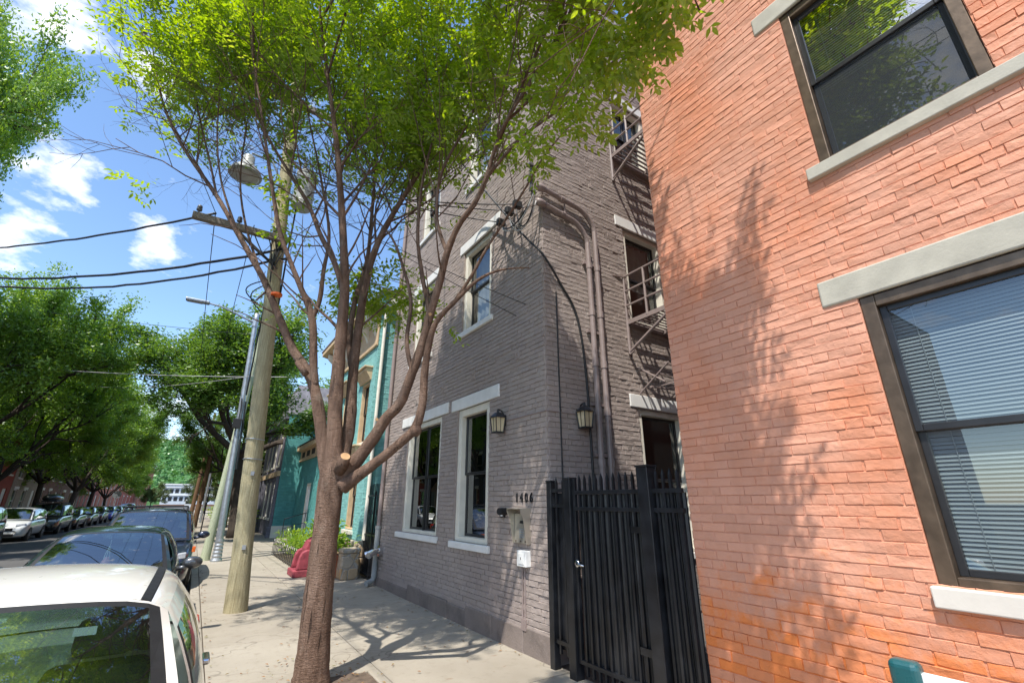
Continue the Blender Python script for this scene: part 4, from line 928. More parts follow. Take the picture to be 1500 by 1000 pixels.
for k, q in enumerate(hp):
    hd = (3.47, 4.565, 6.27) if k != 1 else (3.47, 4.565, 6.0)
    for w in range(1 if k else 2):
        a = Vector((FX-.14, q[1], q[2]-.04)); b = Vector(hd); m = MB(); pts = []
        for i in range(21):
            f = i/20; p = a.lerp(b, f); s = math.sin(math.pi*min(1, f*1.0)); p.z -= s*(.42 + .10*k + .06*w) * (1 if f < .5 else 1); p.x -= .10*s; p.y -= .22*math.sin(math.pi*f)*f; pts.append(p - a)
        m.tube(pts, .012, 6); o = m.build('wire_loop', M['black_cable' if (k+w) % 2 == 0 else 'pale_cable'], smooth=True); o.location = a
        tag(o, [['outer slack black wire loop from the leftmost clamp to the upper weather head', 'inner slack pale wire loop from the leftmost clamp'], ['slack pale wire loop from the middle clamp to the lower weather head'], ['slack black wire loop from the clamp nearest the corner']][k][w], 'wire', 'wire loops at the taupe house corner')
pts = [at_dist(640, 195, 6.6), at_dist(690, 255, 6.9), Vector((FX-.12, 5.0, 5.68)), Vector((FX-.03, GY0-.03, 5.15)), Vector((3.95, GY0-.03, 4.72)), Vector((4.2, GY0-.03, 4.35)), Vector((4.32, GY0-.03, 3.7)), Vector((4.36, GY0-.03, 2.6)), Vector((4.36, GY0-.03, .2))]
sm = []
for i in range(len(pts)-1):
    p0, p1, p2, p3 = pts[max(i-1, 0)], pts[i], pts[i+1], pts[min(i+2, len(pts)-1)]
    for k in range(8):
        u = k/8; sm.append(.5*((2*p1) + (p2-p0)*u + (2*p0-5*p1+4*p2-p3)*u*u + (3*p1-p0-3*p2+p3)*u**3))
sm.append(pts[-1]); a = sm[0].copy(); m = MB(); m.tube([p-a for p in sm], .017, 7); o = m.build('overhead_wire', M['black_cable'], smooth=True); o.location = a; tag(o, 'thick black cable wrapping round the taupe house corner and down its side wall', 'wire', 'service wires to the taupe house')
m = MB(); m.tube([(0, 0, 0), (0, 0, -3.6)], .010, 6); o = m.build('wall_cable', M['black_cable']); o.location = (3.84, GY0-.025, 4.6); tag(o, 'thin black cable running straight down the taupe side wall left of the lantern', 'cable')
for k, (a, b) in enumerate((((.3, 9.5, 8.3), (FX-.03, 5.3, 4.4)), ((.3, 9.5, 8.1), (FX-.03, 5.05, 4.5)))):
    wire(a, b, .1, .006, ['thin wire slanting down to the taupe wall beside the upper window, left one', 'thin wire slanting down to the taupe wall beside the upper window, right one'][k], group='service wires to the taupe house')

# ------------------------------------------------------------------ far street sides
def row_house(name, x, y0, y1, H, face, mat, trim, label, nw=3, fl=3, cor='cream', group=None, far=False):
    """terraced house; face=+1 looks toward +X (left side of the street)"""
    B = (x, y0); b = empty(name, (x, y0, 0), label, 'house', group)
    W = WF(x, 0, 0, 1, face, 0).local(B); ops = []
    fh = (H-.9)/fl; bay = (y1-y0)/nw
    for f in range(fl):
        for k in range(nw):
            c = y0 + bay*(k+.5); w = .5
            if f == 0 and k == nw-1: ops.append((c-.5, c+.5, .15, 2.7))
            else: ops.append((c-w, c+w, .9+f*fh, .9+f*fh+min(1.9, fh-.9)))
    m = MB(); wall_sheet(m, W, y0, y1, -.3, H, ops); m.build('front_wall', M[mat], b)
    shell(b, 'other_walls', -9 if face > 0 else .0, 0 if face > 0 else 9, .01, y1-y0-.01, H, mat, 'SN' + ('W' if face > 0 else 'E'))
    m = MB(); m.box(-9.05, .02, 0, y1-y0, H, H+.1) if face > 0 else m.box(-.02, 9.05, 0, y1-y0, H, H+.1); m.build('roof', M['roof_felt'], b)
    m = MB(); m.wbox(W, y0, y1, H-.75, H-.15, .002, .12); m.wbox(W, y0, y1, H-.149, H+.12, .002, .42); m.build('cornice', M[cor], b)
    for i, o in enumerate(ops):
        if o[2] < .5:
            m = MB(); m.wbox(W, o[0]+.003, o[1]-.003, o[2], o[3]-.003, -.12, -.06); m.build('door', M[trim], b); continue
        f = MB(); f.wring(W, o[0]+.002, o[1]-.002, o[2]+.002, o[3]-.002, -.14, -.04, .07); f.wbox(W, o[0]+.072, o[1]-.072, (o[2]+o[3])/2-.03, (o[2]+o[3])/2+.03, -.12, -.06); fr = f.build('window', M[trim], b)
        g = MB(); g.quad(W.p(o[0]+.06, o[2]+.06, -.1), W.p(o[1]-.06, o[2]+.06, -.1), W.p(o[1]-.06, o[3]-.06, -.1), W.p(o[0]+.06, o[3]-.06, -.1)); g.build('pane', M['dark_glass'], fr)
        slabpart(b, 'lintel', W, o[0]-.12, o[1]+.12, o[3], o[3]+.22, .05, cor, bev=0); slabpart(b, 'sill', W, o[0]-.1, o[1]+.1, o[2]-.12, o[2], .08, cor, d0=-.05, bev=0)
    m = MB(); m.box(-.5*face-.5, -.5*face+.3, (y1-y0)*.5-.4, (y1-y0)*.5+.4, H+.1, H+1.3); m.build('chimney', M['brown_brick_far'], b)
    return b
GL = 'terraced houses on the left side of the street'
rows = [(6, 12.5, 9.5, 'plum_brick', 'cream', 'grey plum terraced house, nearest on the left side behind the big tree'), (12.6, 19, 9.2, 'tan_brick_far', 'dark_sash', 'tan terraced house on the left side, second from the viewer'),
 (19.1, 25, 9.8, 'plum_brick', 'cedar_trim', 'dark grey terraced house with timber coloured windows on the left side'), (25.1, 31.5, 8.6, 'tan_brick_far', 'dark_sash', 'olive tan terraced house on the left side behind the black sport utility vehicle'),
 (31.6, 39, 9.4, 'plum_brick', 'cedar_trim', 'slate grey terraced house on the left side behind the pale hatchback'), (39.1, 46, 8.8, 'tan_brick_far', 'dark_sash', 'pale tan terraced house on the left side behind the leaning trunks'),
 (46.1, 54, 9.5, 'red_brick_far', 'cream', 'red brick terraced house on the left side half hidden by trunks'), (54.1, 62, 9, 'tan_brick_far', 'cream', 'cream tan terraced house on the left side near the blue car'), (62.1, 71, 9.6, 'brown_brick_far', 'cream', 'brown brick terraced house on the left side, before the red row'),
 (71.1, 82, 9.2, 'brown_brick_far', 'cedar_trim', 'long brown terraced house on the left side, just before the red row'), (82.1, 96, 9.6, 'red_brick_far', 'cream', 'red brick terraced house on the left, first of the far red row'), (96.1, 118, 10, 'orange_brick_far', 'cream', 'orange red brick terraced house, second of the far red row'), (118.1, 150, 10.5, 'red_brick_far', 'cream', 'long red brick terraced house, third of the far red row'), (150.1, 190, 12.5, 'orange_brick_far', 'cream', 'tall orange red brick block at the far end of the left side')]
for i, (a, b_, H, mt, tr, lb) in enumerate(rows): row_house('terraced_house', -12.5, a, b_, H, 1, mt, tr, lb, nw=3 if b_-a < 12 else 5, group=GL)
GR = 'terraced houses on the right side of the street'
for a, b_, H, mt, tr, lb in [(38.5, 46, 9, 'orange_brick_far', 'cream', 'orange brick house on the right beyond the plum mansard house'), (46.1, 56, 9.5, 'brown_brick_far', 'cream', 'brown brick house on the right far up the street'), (56.1, 70, 9, 'red_brick_far', 'cream', 'red brick house on the right farthest up the street')]:
    row_house('terraced_house', 5.2, a, b_, H, -1, mt, tr, lb, nw=3, group=GR)
t = empty('school_building', (-13, 268, 0), 'pale grey multi storey building with rows of windows closing the end of the street', 'building')
m = MB(); m.box(0, 30, 0, 12, -1, 9.2); m.build('wall', M['pale_siding'], t)
m = MB(); m.box(-.3, 30.3, -.6, 12.3, 9.201, 9.7); m.build('roof', M['white_trim'], t)
for z in (2.2, 5.6):
    m = MB(); m.box(0, 30, -.5, -.01, z+2.35, z+2.7); m.build('balcony_edge', M['white_trim'], t)
    for k in range(14):
        m = MB(); m.box(.6+2.1*k, 2.0+2.1*k, -.06, -.005, z, z+1.8); m.build('window', M['dark_sash'], t)
m = MB(); m.box(-2, 32, -3, -2.5, -.8, .7); m.build('porch_wall', M['brown_brick_far'], t)
# white van far down the road
t = empty('delivery_van', (-1.0, 150, -.13), 'small white van far away at the end of the street', 'van')
m = MB(); m.box(-1, 1, 0, 5, .35, 2.5); m.build('body', M['paint_pearl'], t, bevel=.2); m = MB(); m.box(-.85, .85, -.02, -.004, 1.4, 2.1); m.build('windshield', M['dark_sash'], t)
for x in (-.95, .95):
    for y in (.9, 4.0):
        m = MB(); m.lathe([(.3, -.1), (.36, -.09), (.36, .09), (.3, .1)], 16, (x, y, .36), 'x'); m.build('wheel', M['black_rubber'], t)
# ------------------------------------------------------------------ hill
def hill():
    m = MB(); nx, ny = 70, 26; vs = []
    for j in range(ny+1):
        for i in range(nx+1):
            x = -520 + 900*i/nx; y = 330 + 900*j/ny; t = min(1, max(0, (y-330)/560)); t = t*t*(3-2*t)
            h = 80*t*(1+.10*mnoise.noise(Vector((x*.006, y*.004, 0)))) + 6*t*mnoise.noise(Vector((x*.03, y*.03, 5)))
            vs.append((x, y, h - .6))
    m.add(vs, [(j*(nx+1)+i, j*(nx+1)+i+1, (j+1)*(nx+1)+i+1, (j+1)*(nx+1)+i) for j in range(ny) for i in range(nx)])
    tag(m.build('hill', M['hillside'], smooth=True), kind='structure')
    rng = random.Random(77); m = MB()
    for k in range(2600):
        y = 340 + 620*rng.random()**.8; x = rng.uniform(-.16, .10)*y; t = min(1, max(0, (y-330)/560)); t = t*t*(3-2*t)
        h = 80*t*(1+.10*mnoise.noise(Vector((x*.006, y*.004, 0)))) + 6*t*mnoise.noise(Vector((x*.03, y*.03, 5)))
        R_ = rng.uniform(2.5, 5) * (1.5 if y > 850 else 1)
        for q in range(12):
            a = rng.uniform(0, 6.283); e = rng.uniform(-.1, 1.4); c = Vector((x + R_*math.cos(a)*math.cos(e), y + R_*math.sin(a)*math.cos(e), h + R_*.6 + R_*1.1*math.sin(e)))
            s = R_*.38; u = Vector((rng.gauss(0,1), rng.gauss(0,1), rng.gauss(0,.6))).normalized(); w = u.orthogonal().normalized()
            m.add([c-u*s, c-w*s*.7, c+u*s, c+w*s*.7], [(0,1,2,3)])
    tag(m.build('hillside_woods', M['leaf_hill']), 'bright green wooded hillside rising beyond the end of the street', 'woods', kind='stuff')
hill()

# ------------------------------------------------------------------ street trees
def curve(p, d, L, n, rng, wander, lift, pull=None):
    pts = [p.copy()]; d = d.normalized()
    for i in range(n):
        d = (d + Vector((rng.gauss(0, wander), rng.gauss(0, wander), rng.gauss(0, wander) + lift))).normalized()
        p = p + d*(L/n); pts.append(p.copy())
    return pts, d
def grow_tree(seed, height=11, spread=4.6, fork=2.2, r0=.2, limbs=5, n_leaf=12, size=.15, lean=(0, 0), up=.62, low=.1):
    rng = random.Random(seed); wood = MB(); leaf = MB(); tips = []
    base = Vector((0, 0, -.05)); top = Vector((lean[0], lean[1], fork))
    pts = [base, base.lerp(top, .12), base.lerp(top, .5) + Vector((rng.uniform(-.08, .08), rng.uniform(-.08, .08), 0)), top]
    wood.tube(pts, [r0*1.35, r0*1.08, r0*.95, r0*.9], 10)
    def branch(p, d, L, r, lvl):
        n = 5 if lvl < 3 else 3
        pts, dd = curve(p, d, L, n, rng, .10 + .04*lvl, .05 if lvl < 2 else .02)
        wood.tube(pts, [r*(1 - .55*i/n) for i in range(n+1)], 7 if lvl < 2 else 4, cap=False)
        if lvl >= 3:
            tips.extend(pts[1:]); return
        k = (4, 5, 5)[lvl]
        for i in range(k):
            f = .3 + .7*(i+rng.random()*.6)/k; ii = min(n-1, int(f*n)); q = pts[ii].lerp(pts[ii+1], f*n-ii if f < 1 else 1)
            t = (pts[ii+1]-pts[ii]).normalized(); a = rng.uniform(0, 6.283); o = t.orthogonal().normalized(); o2 = t.cross(o); s = math.cos(a)*o + math.sin(a)*o2
            out = Vector((q.x-top.x, q.y-top.y, 0)); out = out.normalized() if out.length > .1 else Vector((0,0,1))
            nd = (t*.75 + s*rng.uniform(.5, .95) + out*.28 + Vector((0, 0, .12))).normalized()
            branch(q, nd, L*rng.uniform(.48, .68), r*.5, lvl+1)
        branch(pts[-1], dd, L*.55, r*.45, lvl+1)
    for i in range(limbs):
        a = 6.283*(i + rng.uniform(-.25, .25))/limbs; e = rng.uniform(up-.18, up+.3)
        d = Vector((math.cos(a)*math.cos(e), math.sin(a)*math.cos(e), math.sin(e)))
        L = math.hypot(spread*math.cos(e), (height-fork)*math.sin(e))*.66
        branch(top, d, L*rng.uniform(.85, 1.1), r0*.55, 0)
    for p in tips:
        if p.z < fork + low: continue
        for k in range(n_leaf):
            c = p + Vector((rng.gauss(0, .19), rng.gauss(0, .19), rng.gauss(0, .12)))
            a = rng.uniform(0, 6.283); u = Vector((math.cos(a), math.sin(a), rng.gauss(-.15, .35))).normalized(); w = u.cross(Vector((rng.gauss(0,.5), rng.gauss(0,.5), 1))).normalized()
            s = size*rng.uniform(.6, 1.3); n_ = u.cross(w)*s*.18
            leaf.add([c-u*s*.5, c-w*s*.24+n_, c+u*s*.5, c+w*s*.24+n_], [(0,1,2,3)])
    print('tree', seed, len(tips), len(leaf.f))
    return wood, leaf, len(tips)
protos = {}
def street_tree(key, loc, rz, sc, label, leafm='leaf_street', bark='bark_dark', group='street trees along the kerbs', wide=.8, **kw):
    if key not in protos:
        w, l, n = grow_tree(**kw); t = empty('street_tree', loc, label, 'tree', group)
        w.build('trunk', M[bark], t, smooth=True); l.build('crown', M[leafm], t); protos[key] = t
    else:
        t = copy_tree(protos[key]); t['label'] = label
    t.location = loc; t.rotation_euler = (0, 0, rz); t.scale = (sc*wide, sc*wide, sc); return t
A = dict(seed=5, height=11.5, spread=5.2, fork=2.4, r0=.21, limbs=6, n_leaf=34, size=.16)
B_ = dict(seed=19, height=11, spread=5.0, fork=2.1, r0=.2, limbs=6, n_leaf=36, size=.16, lean=(.3, .2))
street_tree('b', (-11.6, 22.5, 0), 1.4, 2.1, 'very tall bright street tree at the far left edge of the view', 'leaf_street', wide=.34, **B_)
street_tree('a', (-10.2, 31, 0), 2.4, 1.42, 'tall street tree across the road above the pale hatchback', 'leaf_street', wide=.62, **A)
street_tree('b', (-9.8, 40, 0), 3.9, 1.35, 'broad street tree across the road above the roof box car', wide=.68)
street_tree('a', (-9.8, 49, 0), 5.1, 1.25, 'street tree across the road behind the roof box car with leaning trunks', wide=.7)
street_tree('b', (-9.6, 59, 0), .3, 1.25, 'street tree across the road, near the small dark cars')
street_tree('a', (-9.6, 70, 0), 1.9, 1.15, 'street tree across the road above the blue car')
street_tree('b', (-9.6, 82, 0), 2.9, 1.0, 'farthest street tree across the road, before the red brick row')
C_ = dict(seed=33, height=10.5, spread=5.2, fork=3.2, r0=.27, limbs=5, n_leaf=30, size=.15, lean=(-.3, .1), up=.6, low=.9)
street_tree('c', (2.05, 28.5, 0), .2, 1.22, 'thick trunked street tree on the right sidewalk in front of the plum house', 'leaf_dark', wide=1.0, **C_)
street_tree('c', (2.0, 40, 0), 2.2, .95, 'second street tree up the right sidewalk, behind the thick trunked one')
street_tree('c', (2.2, 54, 0), 4.0, .8, 'third street tree up the right sidewalk, mostly hidden by the second')
D_ = dict(seed=44, height=9, spread=3.8, fork=1.8, r0=.16, limbs=6, n_leaf=11, size=.2)
street_tree('d', (-1.2, 95, 0) if False else (1.6, 92, 0), 0, .85, 'olive coloured small tree by the right kerb far up the street', 'leaf_olive', group='olive trees far up the street', **D_)
street_tree('d', (-9.0, 150, 0), 2, .8, 'olive coloured tree at the left side near the end building', group='olive trees far up the street')
for k, (x, y, s, mt, lb) in enumerate(((2.6, 33, 1.1, 'leaf_lime', 'yellow green shrub by the thick trunk on the right sidewalk'), (1.9, 48, 1.2, 'leaf_lime', 'yellow green shrub far up the right sidewalk'), (5.2, 21.5, .7, 'leaf_street', 'dark green shrub before the low teal wing'))):
    rng = random.Random(60+k); m = MB(); leaf_tuft(m, (0, 0, s*.6), s*.9, 600, rng, .2, .05, .2)
    o = m.build('shrub', M[mt]); o.location = (x, y, 0); tag(o, lb, 'shrub')

# ------------------------------------------------------------------ the foreground street tree
def foreground_tree():
    BASE = Vector((1.31, 5.45, -.03)); rng = random.Random(2024)
    t = empty('street_tree', BASE, 'many limbed young street tree with smooth brown bark in the foreground sidewalk pit', 'tree', None)
    wood = MB()
    def path(rows): return [at_dist(u, v, dd) - BASE for u, v, dd, r in rows], [r for *_, r in rows]
    def smooth(pts, rad, k=5):
        op, orr = [], []
        for i in range(len(pts)-1):
            p0, p1, p2, p3 = pts[max(i-1, 0)], pts[i], pts[i+1], pts[min(i+2, len(pts)-1)]
            for j in range(k):
                u = j/k; op.append(.5*((2*p1) + (p2-p0)*u + (2*p0-5*p1+4*p2-p3)*u*u + (3*p1-p0-3*p2+p3)*u**3)); orr.append(rad[i] + (rad[i+1]-rad[i])*u)
        op.append(pts[-1]); orr.append(rad[-1]); return op, orr
    D0 = 5.27
    trunk = [(453, 1010, D0, .21), (456, 985, D0, .166), (461, 930, D0, .150), (470, 840, D0, .139), (478, 770, D0, .132), (484, 715, D0, .136), (489, 690, D0, .142), (492, 668, D0, .12)]
    limbs = [
     # left limb, sweeping out over the road
     ([(480, 705, D0, .10), (474, 654, D0, .088), (462, 575, D0, .078), (447, 538, D0+.05, .07), (428, 510, D0+.1, .064), (403, 450, D0+.15, .056), (384, 405, D0+.2, .050), (350, 345, D0+.2, .044), (318, 288, D0+.2, .037), (268, 215, D0+.2, .030), (240, 155, D0+.2, .022), (228, 100, D0+.15, .014), (222, 55, D0+.1, .008)], 'L'),
     ([(461, 565, D0, .062), (459, 530, D0-.05, .058), (457, 466, D0-.1, .054), (440, 420, D0-.15, .042), (428, 390, D0-.2, .038), (410, 340, D0-.3, .033), (398, 270, D0-.35, .028), (385, 180, D0-.4, .021), (372, 90, D0-.5, .014), (365, 20, D0-.5, .008)], 'L'),
     ([(457, 466, D0-.1, .042), (468, 440, D0-.1, .036), (474, 396, D0-.1, .032), (482, 340, D0+.1, .026), (470, 260, D0+.2, .02), (452, 170, D0+.3, .014), (440, 90, D0+.3, .008)], 'L'),
     # middle limbs
     ([(488, 690, D0-.03, .115), (490, 640, D0-.05, .10), (492, 582, D0-.05, .092), (499, 500, D0-.1, .082), (504, 440, D0-.15, .074), (505, 400, D0-.2, .068), (500, 300, D0-.3, .055), (493, 210, D0-.45, .043), (480, 110, D0-.6, .03), (470, 30, D0-.7, .02), (462, -40, D0-.8, .012)], 'M'),
     ([(504, 430, D0-.15, .05), (490, 385, D0-.1, .042), (470, 345, D0, .038), (452, 300, D0+.1, .034), (425, 255, D0+.1, .028), (395, 205, D0+.1, .022), (360, 130, D0+.05, .015), (340, 60, D0, .009)], 'M'),
     ([(500, 672, D0+.05, .10), (509, 640, D0+.1, .088), (514, 600, D0+.1, .08), (517, 550, D0+.12, .074), (525, 481, D0+.15, .066), (537, 409, D0+.2, .058), (556, 350, D0+.25, .05), (590, 290, D0+.3, .042), (625, 232, D0+.3, .035), (650, 160, D0+.3, .026), (668, 80, D0+.25, .018), (680, 0, D0+.2, .01)], 'M'),
     ([(517, 545, D0+.12, .055), (512, 500, D0+.2, .048), (520, 440, D0+.35, .044), (538, 380, D0+.5, .038), (545, 310, D0+.6, .032), (552, 220, D0+.7, .025), (560, 120, D0+.8, .017), (570, 30, D0+.8, .01)], 'M'),
     # right limbs
     ([(500, 700, D0-.05, .105), (524, 672, D0-.1, .088), (548, 640, D0-.15, .078), (566, 612, D0-.2, .072), (586, 590, D0-.25, .07), (604, 545, D0-.3, .066), (618, 505, D0-.35, .062), (630, 460, D0-.4, .058), (643, 417, D0-.45, .054), (655, 370, D0-.55, .048), (672, 330, D0-.65, .043), (695, 298, D0-.8, .038), (712, 262, D0-.95, .034), (722, 228, D0-1.05, .03), (740, 180, D0-1.25, .025), (775, 125, D0-1.45, .02), (815, 70, D0-1.65, .014), (850, 25, D0-1.8, .009)], 'R'),
     ([(502, 712, D0-.08, .10), (530, 692, D0-.15, .075), (560, 670, D0-.2, .064), (590, 645, D0-.25, .060), (609, 625, D0-.28, .060), (619, 590, D0-.3, .055), (622, 545, D0-.33, .052), (629, 500, D0-.36, .050), (640, 470, D0-.4, .04), (668, 440, D0-.45, .03), (700, 410, D0-.5, .024), (735, 395, D0-.5, .016), (775, 392, D0-.55, .009)], 'Rt'),
     ([(668, 438, D0-.45, .026), (690, 405, D0-.5, .024), (715, 360, D0-.6, .021), (745, 315, D0-.7, .018), (770, 275, D0-.8, .016), (800, 225, D0-.95, .014), (850, 170, D0-1.15, .011), (905, 135, D0-1.3, .008)], 'R'),
     ([(630, 460, D0-.4, .038), (618, 400, D0-.3, .032), (612, 340, D0-.25, .028), (620, 260, D0-.2, .023), (640, 180, D0-.2, .018), (655, 90, D0-.2, .012), (660, 20, D0-.2, .008)], 'R'),
     ([(655, 370, D0-.55, .032), (640, 320, D0-.5, .028), (648, 250, D0-.5, .023), (690, 170, D0-.55, .018), (715, 90, D0-.6, .012), (730, 10, D0-.6, .008)], 'R'),
     ([(604, 545, D0-.3, .036), (596, 500, D0-.25, .032), (602, 440, D0-.2, .028), (590, 390, D0-.1, .024), (575, 350, D0-.1, .018), (550, 320, D0, .012)], 'R'),
     ([(712, 262, D0-.95, .024), (760, 205, D0-1.2, .02), (820, 160, D0-1.5, .016), (880, 105, D0-1.8, .012), (940, 60, D0-2.0, .008)], 'R'),
     # low branch near the pole
     ([(392, 425, D0+.2, .02), (375, 440, D0+.25, .014)], 'x'),
     ([(318, 290, D0+.2, .022), (308, 240, D0+.2, .018), (290, 160, D0+.2, .014), (285, 100, D0+.1, .010), (280, 40, D0, .007)], 'L'),
     ([(350, 345, D0+.2, .022), (325, 270, D0+.1, .018), (318, 200, D0, .014), (322, 120, D0-.1, .01), (318, 50, D0-.1, .007)], 'L'),
     ([(384, 405, D0+.2, .024), (360, 330, D0+.3, .02), (352, 260, D0+.4, .016), (362, 180, D0+.5, .012), (372, 120, D0+.5, .008)], 'L'),
    ]
    p, r = smooth(*path(trunk), 6); wood.tube(p, r, 20, rough=.035, rng=rng)
    stems = []
    for rows, kind in limbs:
        p, r = smooth(*path(rows)); r = [x*(.82 + .10*max(0, (x-.07)/.05))*(1+.10*mnoise.noise(q*9)) for x, q in zip(r, p)]
        wood.tube(p, r, 12 if r[0] > .05 else 7, rough=.03, rng=rng)
        stems.append((p, r, kind))
    # knuckles where limbs were pruned
    for (u, v, dd, rr) in ((609, 630, D0-.28, .068),):
        c = at_dist(u, v, dd) - BASE; wood.lathe([(rr*.3, -rr), (rr*.8, -rr*.6), (rr, 0), (rr*.8, rr*.6), (rr*.3, rr)], 12, tuple(c))
    for a, b, rr in (((498, 690), (506, 668), .058), ((448, 548), (436, 530), .035)):
        pa_, pb_ = at_dist(*a, D0-.12) - BASE, at_dist(*b, D0-.27 if a[0] == 498 else D0-.1) - BASE; wood.tube([pa_, pb_], [rr*1.15, rr], 14)
    # ---------------- crown: twigs grown from the limbs inside an ellipsoid around the limbs
    SL = math.tan(R(SUN_EL))/SUN_DX; SY = SUN_DY/SUN_DX
    def under(w, slack=0.0):                  # keeps the crown's house side low, so that sun reaches the upper fronts
        yp = w.y + (3.63-w.x)*SY; zl = w.z - (3.63-w.x)*SL
        if yp < 1.9: return False
        if yp < 2.7: lim = 3.5
        elif yp < 4.64: lim = 4.2 if w.x + (4.64-w.y)/SY < 3.6 else min(5.0, 3.6 + (4.64-w.y)*SL/SY - (3.63-w.x)*SL)
        else: lim = 5.2 - max(0, yp-7.6)*1.1
        return zl < lim + slack + .5*mnoise.noise(w*1.3)
    def inside(q):
        w = q + BASE
        if w.x > 3.50 or w.z < (6.15 if w.y > 4.2 else 5.2) or not under(w): return False
        lat = w.dot(_rt)
        if lat < -2.0 and w.z < 6.3 + min(1.1, (-2.0-lat)*.9): return False
        e = ((w.x-1.0)/4.0)**2 + ((w.y-5.4)/4.9)**2 + ((w.z-8.5)/(2.5 if w.z > 8.5 else 3.3))**2
        if e > 1: return False
        if w.y < 4.2 and w.z < 5.0 + max(0, 2.9-w.x)*1.4 and (w.z-1.7) < 1.62*w.dot(_fh): return False    # the side over the viewer stays high and thin
        return True
    tw = MB(); ends = []
    def twig(p, d, L, r, lvl):
        n = 4
        pts, dd = curve(p, d, L, n, rng, .12, .05)
        w = pts[-1]+BASE
        if r < .02 and (not under(w, .4) or (w.x > 1.7 and w.y < 3.4 and not inside(pts[-1]))): return
        wood.tube(pts, [r*(1-.6*i/n) for i in range(n+1)], 5 if r > .008 else 3, cap=False)
        if lvl == 2 or L < .3:
            ends.append((pts, dd)); return
        k = 4 if lvl == 0 else 3
        for i in range(k):
            f = .35 + .65*(i + rng.random()*.7)/k; ii = min(n-1, int(f*n)); q = pts[ii].lerp(pts[ii+1], min(1, f*n-ii)); tt = (pts[ii+1]-pts[ii]).normalized()
            a = rng.uniform(0, 6.283); o = tt.orthogonal().normalized(); s = math.cos(a)*o + math.sin(a)*tt.cross(o)
            twig(q, (tt*.8 + s*rng.uniform(.45, .9) + Vector((0, 0, .06))).normalized(), L*rng.uniform(.5, .75), r*.55, lvl+1)
        ends.append((pts[2:], dd))
    for pts, rad, kind in stems:
        if kind == 'x': continue
        n = len(pts); L = sum((b-a).length for a, b in zip(pts, pts[1:]))
        s = 0.0; nxt = rng.uniform(.0, .2)
        for i in range(n-1):
            s += (pts[i+1]-pts[i]).length; w = pts[i] + BASE
            zt = 5.0 if kind != 'L' else 5.9
            if w.z < zt: nxt = s; continue
            while nxt < s:
                nxt += rng.uniform(.14, .30) if kind != 'Rt' else .6
                tt = (pts[i+1]-pts[i]).normalized(); a = rng.uniform(0, 6.283); o = tt.orthogonal().normalized(); sd = math.cos(a)*o + math.sin(a)*tt.cross(o)
                d = (tt*rng.uniform(.5, .9) + sd*rng.uniform(.4, .9) + Vector((0, 0, .10))).normalized()
                twig(pts[i], d, rng.uniform(.9, 1.9), max(.006, rad[i]*.42), 0)
        twig(pts[-1], (pts[-1]-pts[-2]).normalized(), 1.4, .009, 0)
    # long upper limbs that leave the picture at the top and spread over the walk and the house fronts
    for (u, v, dd), tgt in (((740, 180, D0-1.25), (2.9, 2.2, 7.4)), ((722, 228, D0-1.05), (2.6, 1.5, 8.2)), ((480, 110, D0-.6), (.6, 2.2, 9.8)), ((470, 30, D0-.7), (1.5, 2.6, 11.4)), ((372, 90, D0-.5), (-1.2, 3.8, 9.8)), ((815, 70, D0-1.65), (2.2, 1.2, 8.0)), ((740, 180, D0-1.25), (3.25, 3.0, 6.9)), ((815, 70, D0-1.65), (1.9, .95, 6.2)), ((815, 70, D0-1.65), (1.5, .7, 7.4)), ((850, 25, D0-1.8), (2.1, 1.15, 5.6)), ((850, 25, D0-1.8), (1.45, .72, 5.0)),  ((560, 120, D0+.8), (2.4, 7.4, 10.6))):
        a = at_dist(u, v, dd) - BASE; b = Vector(tgt) - BASE; mid = a.lerp(b, .5) + Vector((0, 0, .35)); pts = [a.lerp(mid, i/4).lerp(mid.lerp(b, i/4), i/4) for i in range(5)]
        wood.tube(pts, [.018, .016, .014, .011, .008], 6, cap=False)
        for i in range(1, 5):
            for q in range(3):
                tt = (pts[i]-pts[i-1]).normalized(); an = rng.uniform(0, 6.283); o = tt.orthogonal().normalized(); sd = math.cos(an)*o + math.sin(an)*tt.cross(o)
                twig(pts[i], (tt*.6 + sd*.8 + Vector((0, 0, .1))).normalized(), rng.uniform(.8, 1.5), .008, 0)
    # bare twigs of the left limb (few leaves there)
    for pts, rad, kind in stems:
        if kind not in ('L', 'M', 'R'): continue
        for i in range(8, len(pts)-2, 2):
            w = pts[i] + BASE
            if 3.6 < w.z < 6.2 and rng.random() < .55:
                tt = (pts[i+1]-pts[i]).normalized(); an = rng.uniform(0, 6.283); o = tt.orthogonal().normalized(); sd = math.cos(an)*o + math.sin(an)*tt.cross(o)
                q, dd = curve(pts[i], (tt*.8 + sd*.7).normalized(), rng.uniform(.4, 1.3), 5, rng, .12, .03); wood.tube(q, [max(.004, rad[i]*.3)*(1-.7*j/5) for j in range(6)], 4, cap=False)
    c = MB(); a, b = at_dist(498, 690, D0-.12) - BASE, at_dist(506, 668, D0-.27) - BASE; d = (b-a).normalized(); c.tube([b - d*.004, b + d*.003], .050, 14); c.build('pruning_cut', M['cut_wood'], t); c = MB()
    a, b = at_dist(448, 548, D0-.12) - BASE, at_dist(436, 530, D0-.1) - BASE; d = (b-a).normalized(); c.tube([b - d*.004, b + d*.003], .030, 12); c.build('pruning_cut', M['cut_wood'], t)
    for (u, v, dd) in ((630, 460, D0-.52), (552, 614, D0-.30)):
        c = MB(); q = at_dist(u, v, dd) - BASE; c.tube([q, q + ray(u, v).normalized()*-.02], .018, 10); c.build('pruning_cut', M['cut_wood'], t)

    tp = MB(); q = at_dist(405, 433, D0+.16) - BASE; tp.tube([q, q + Vector((0, 0, .03))], .07, 10); tp.build('ribbon', M['orange_tape'], t)
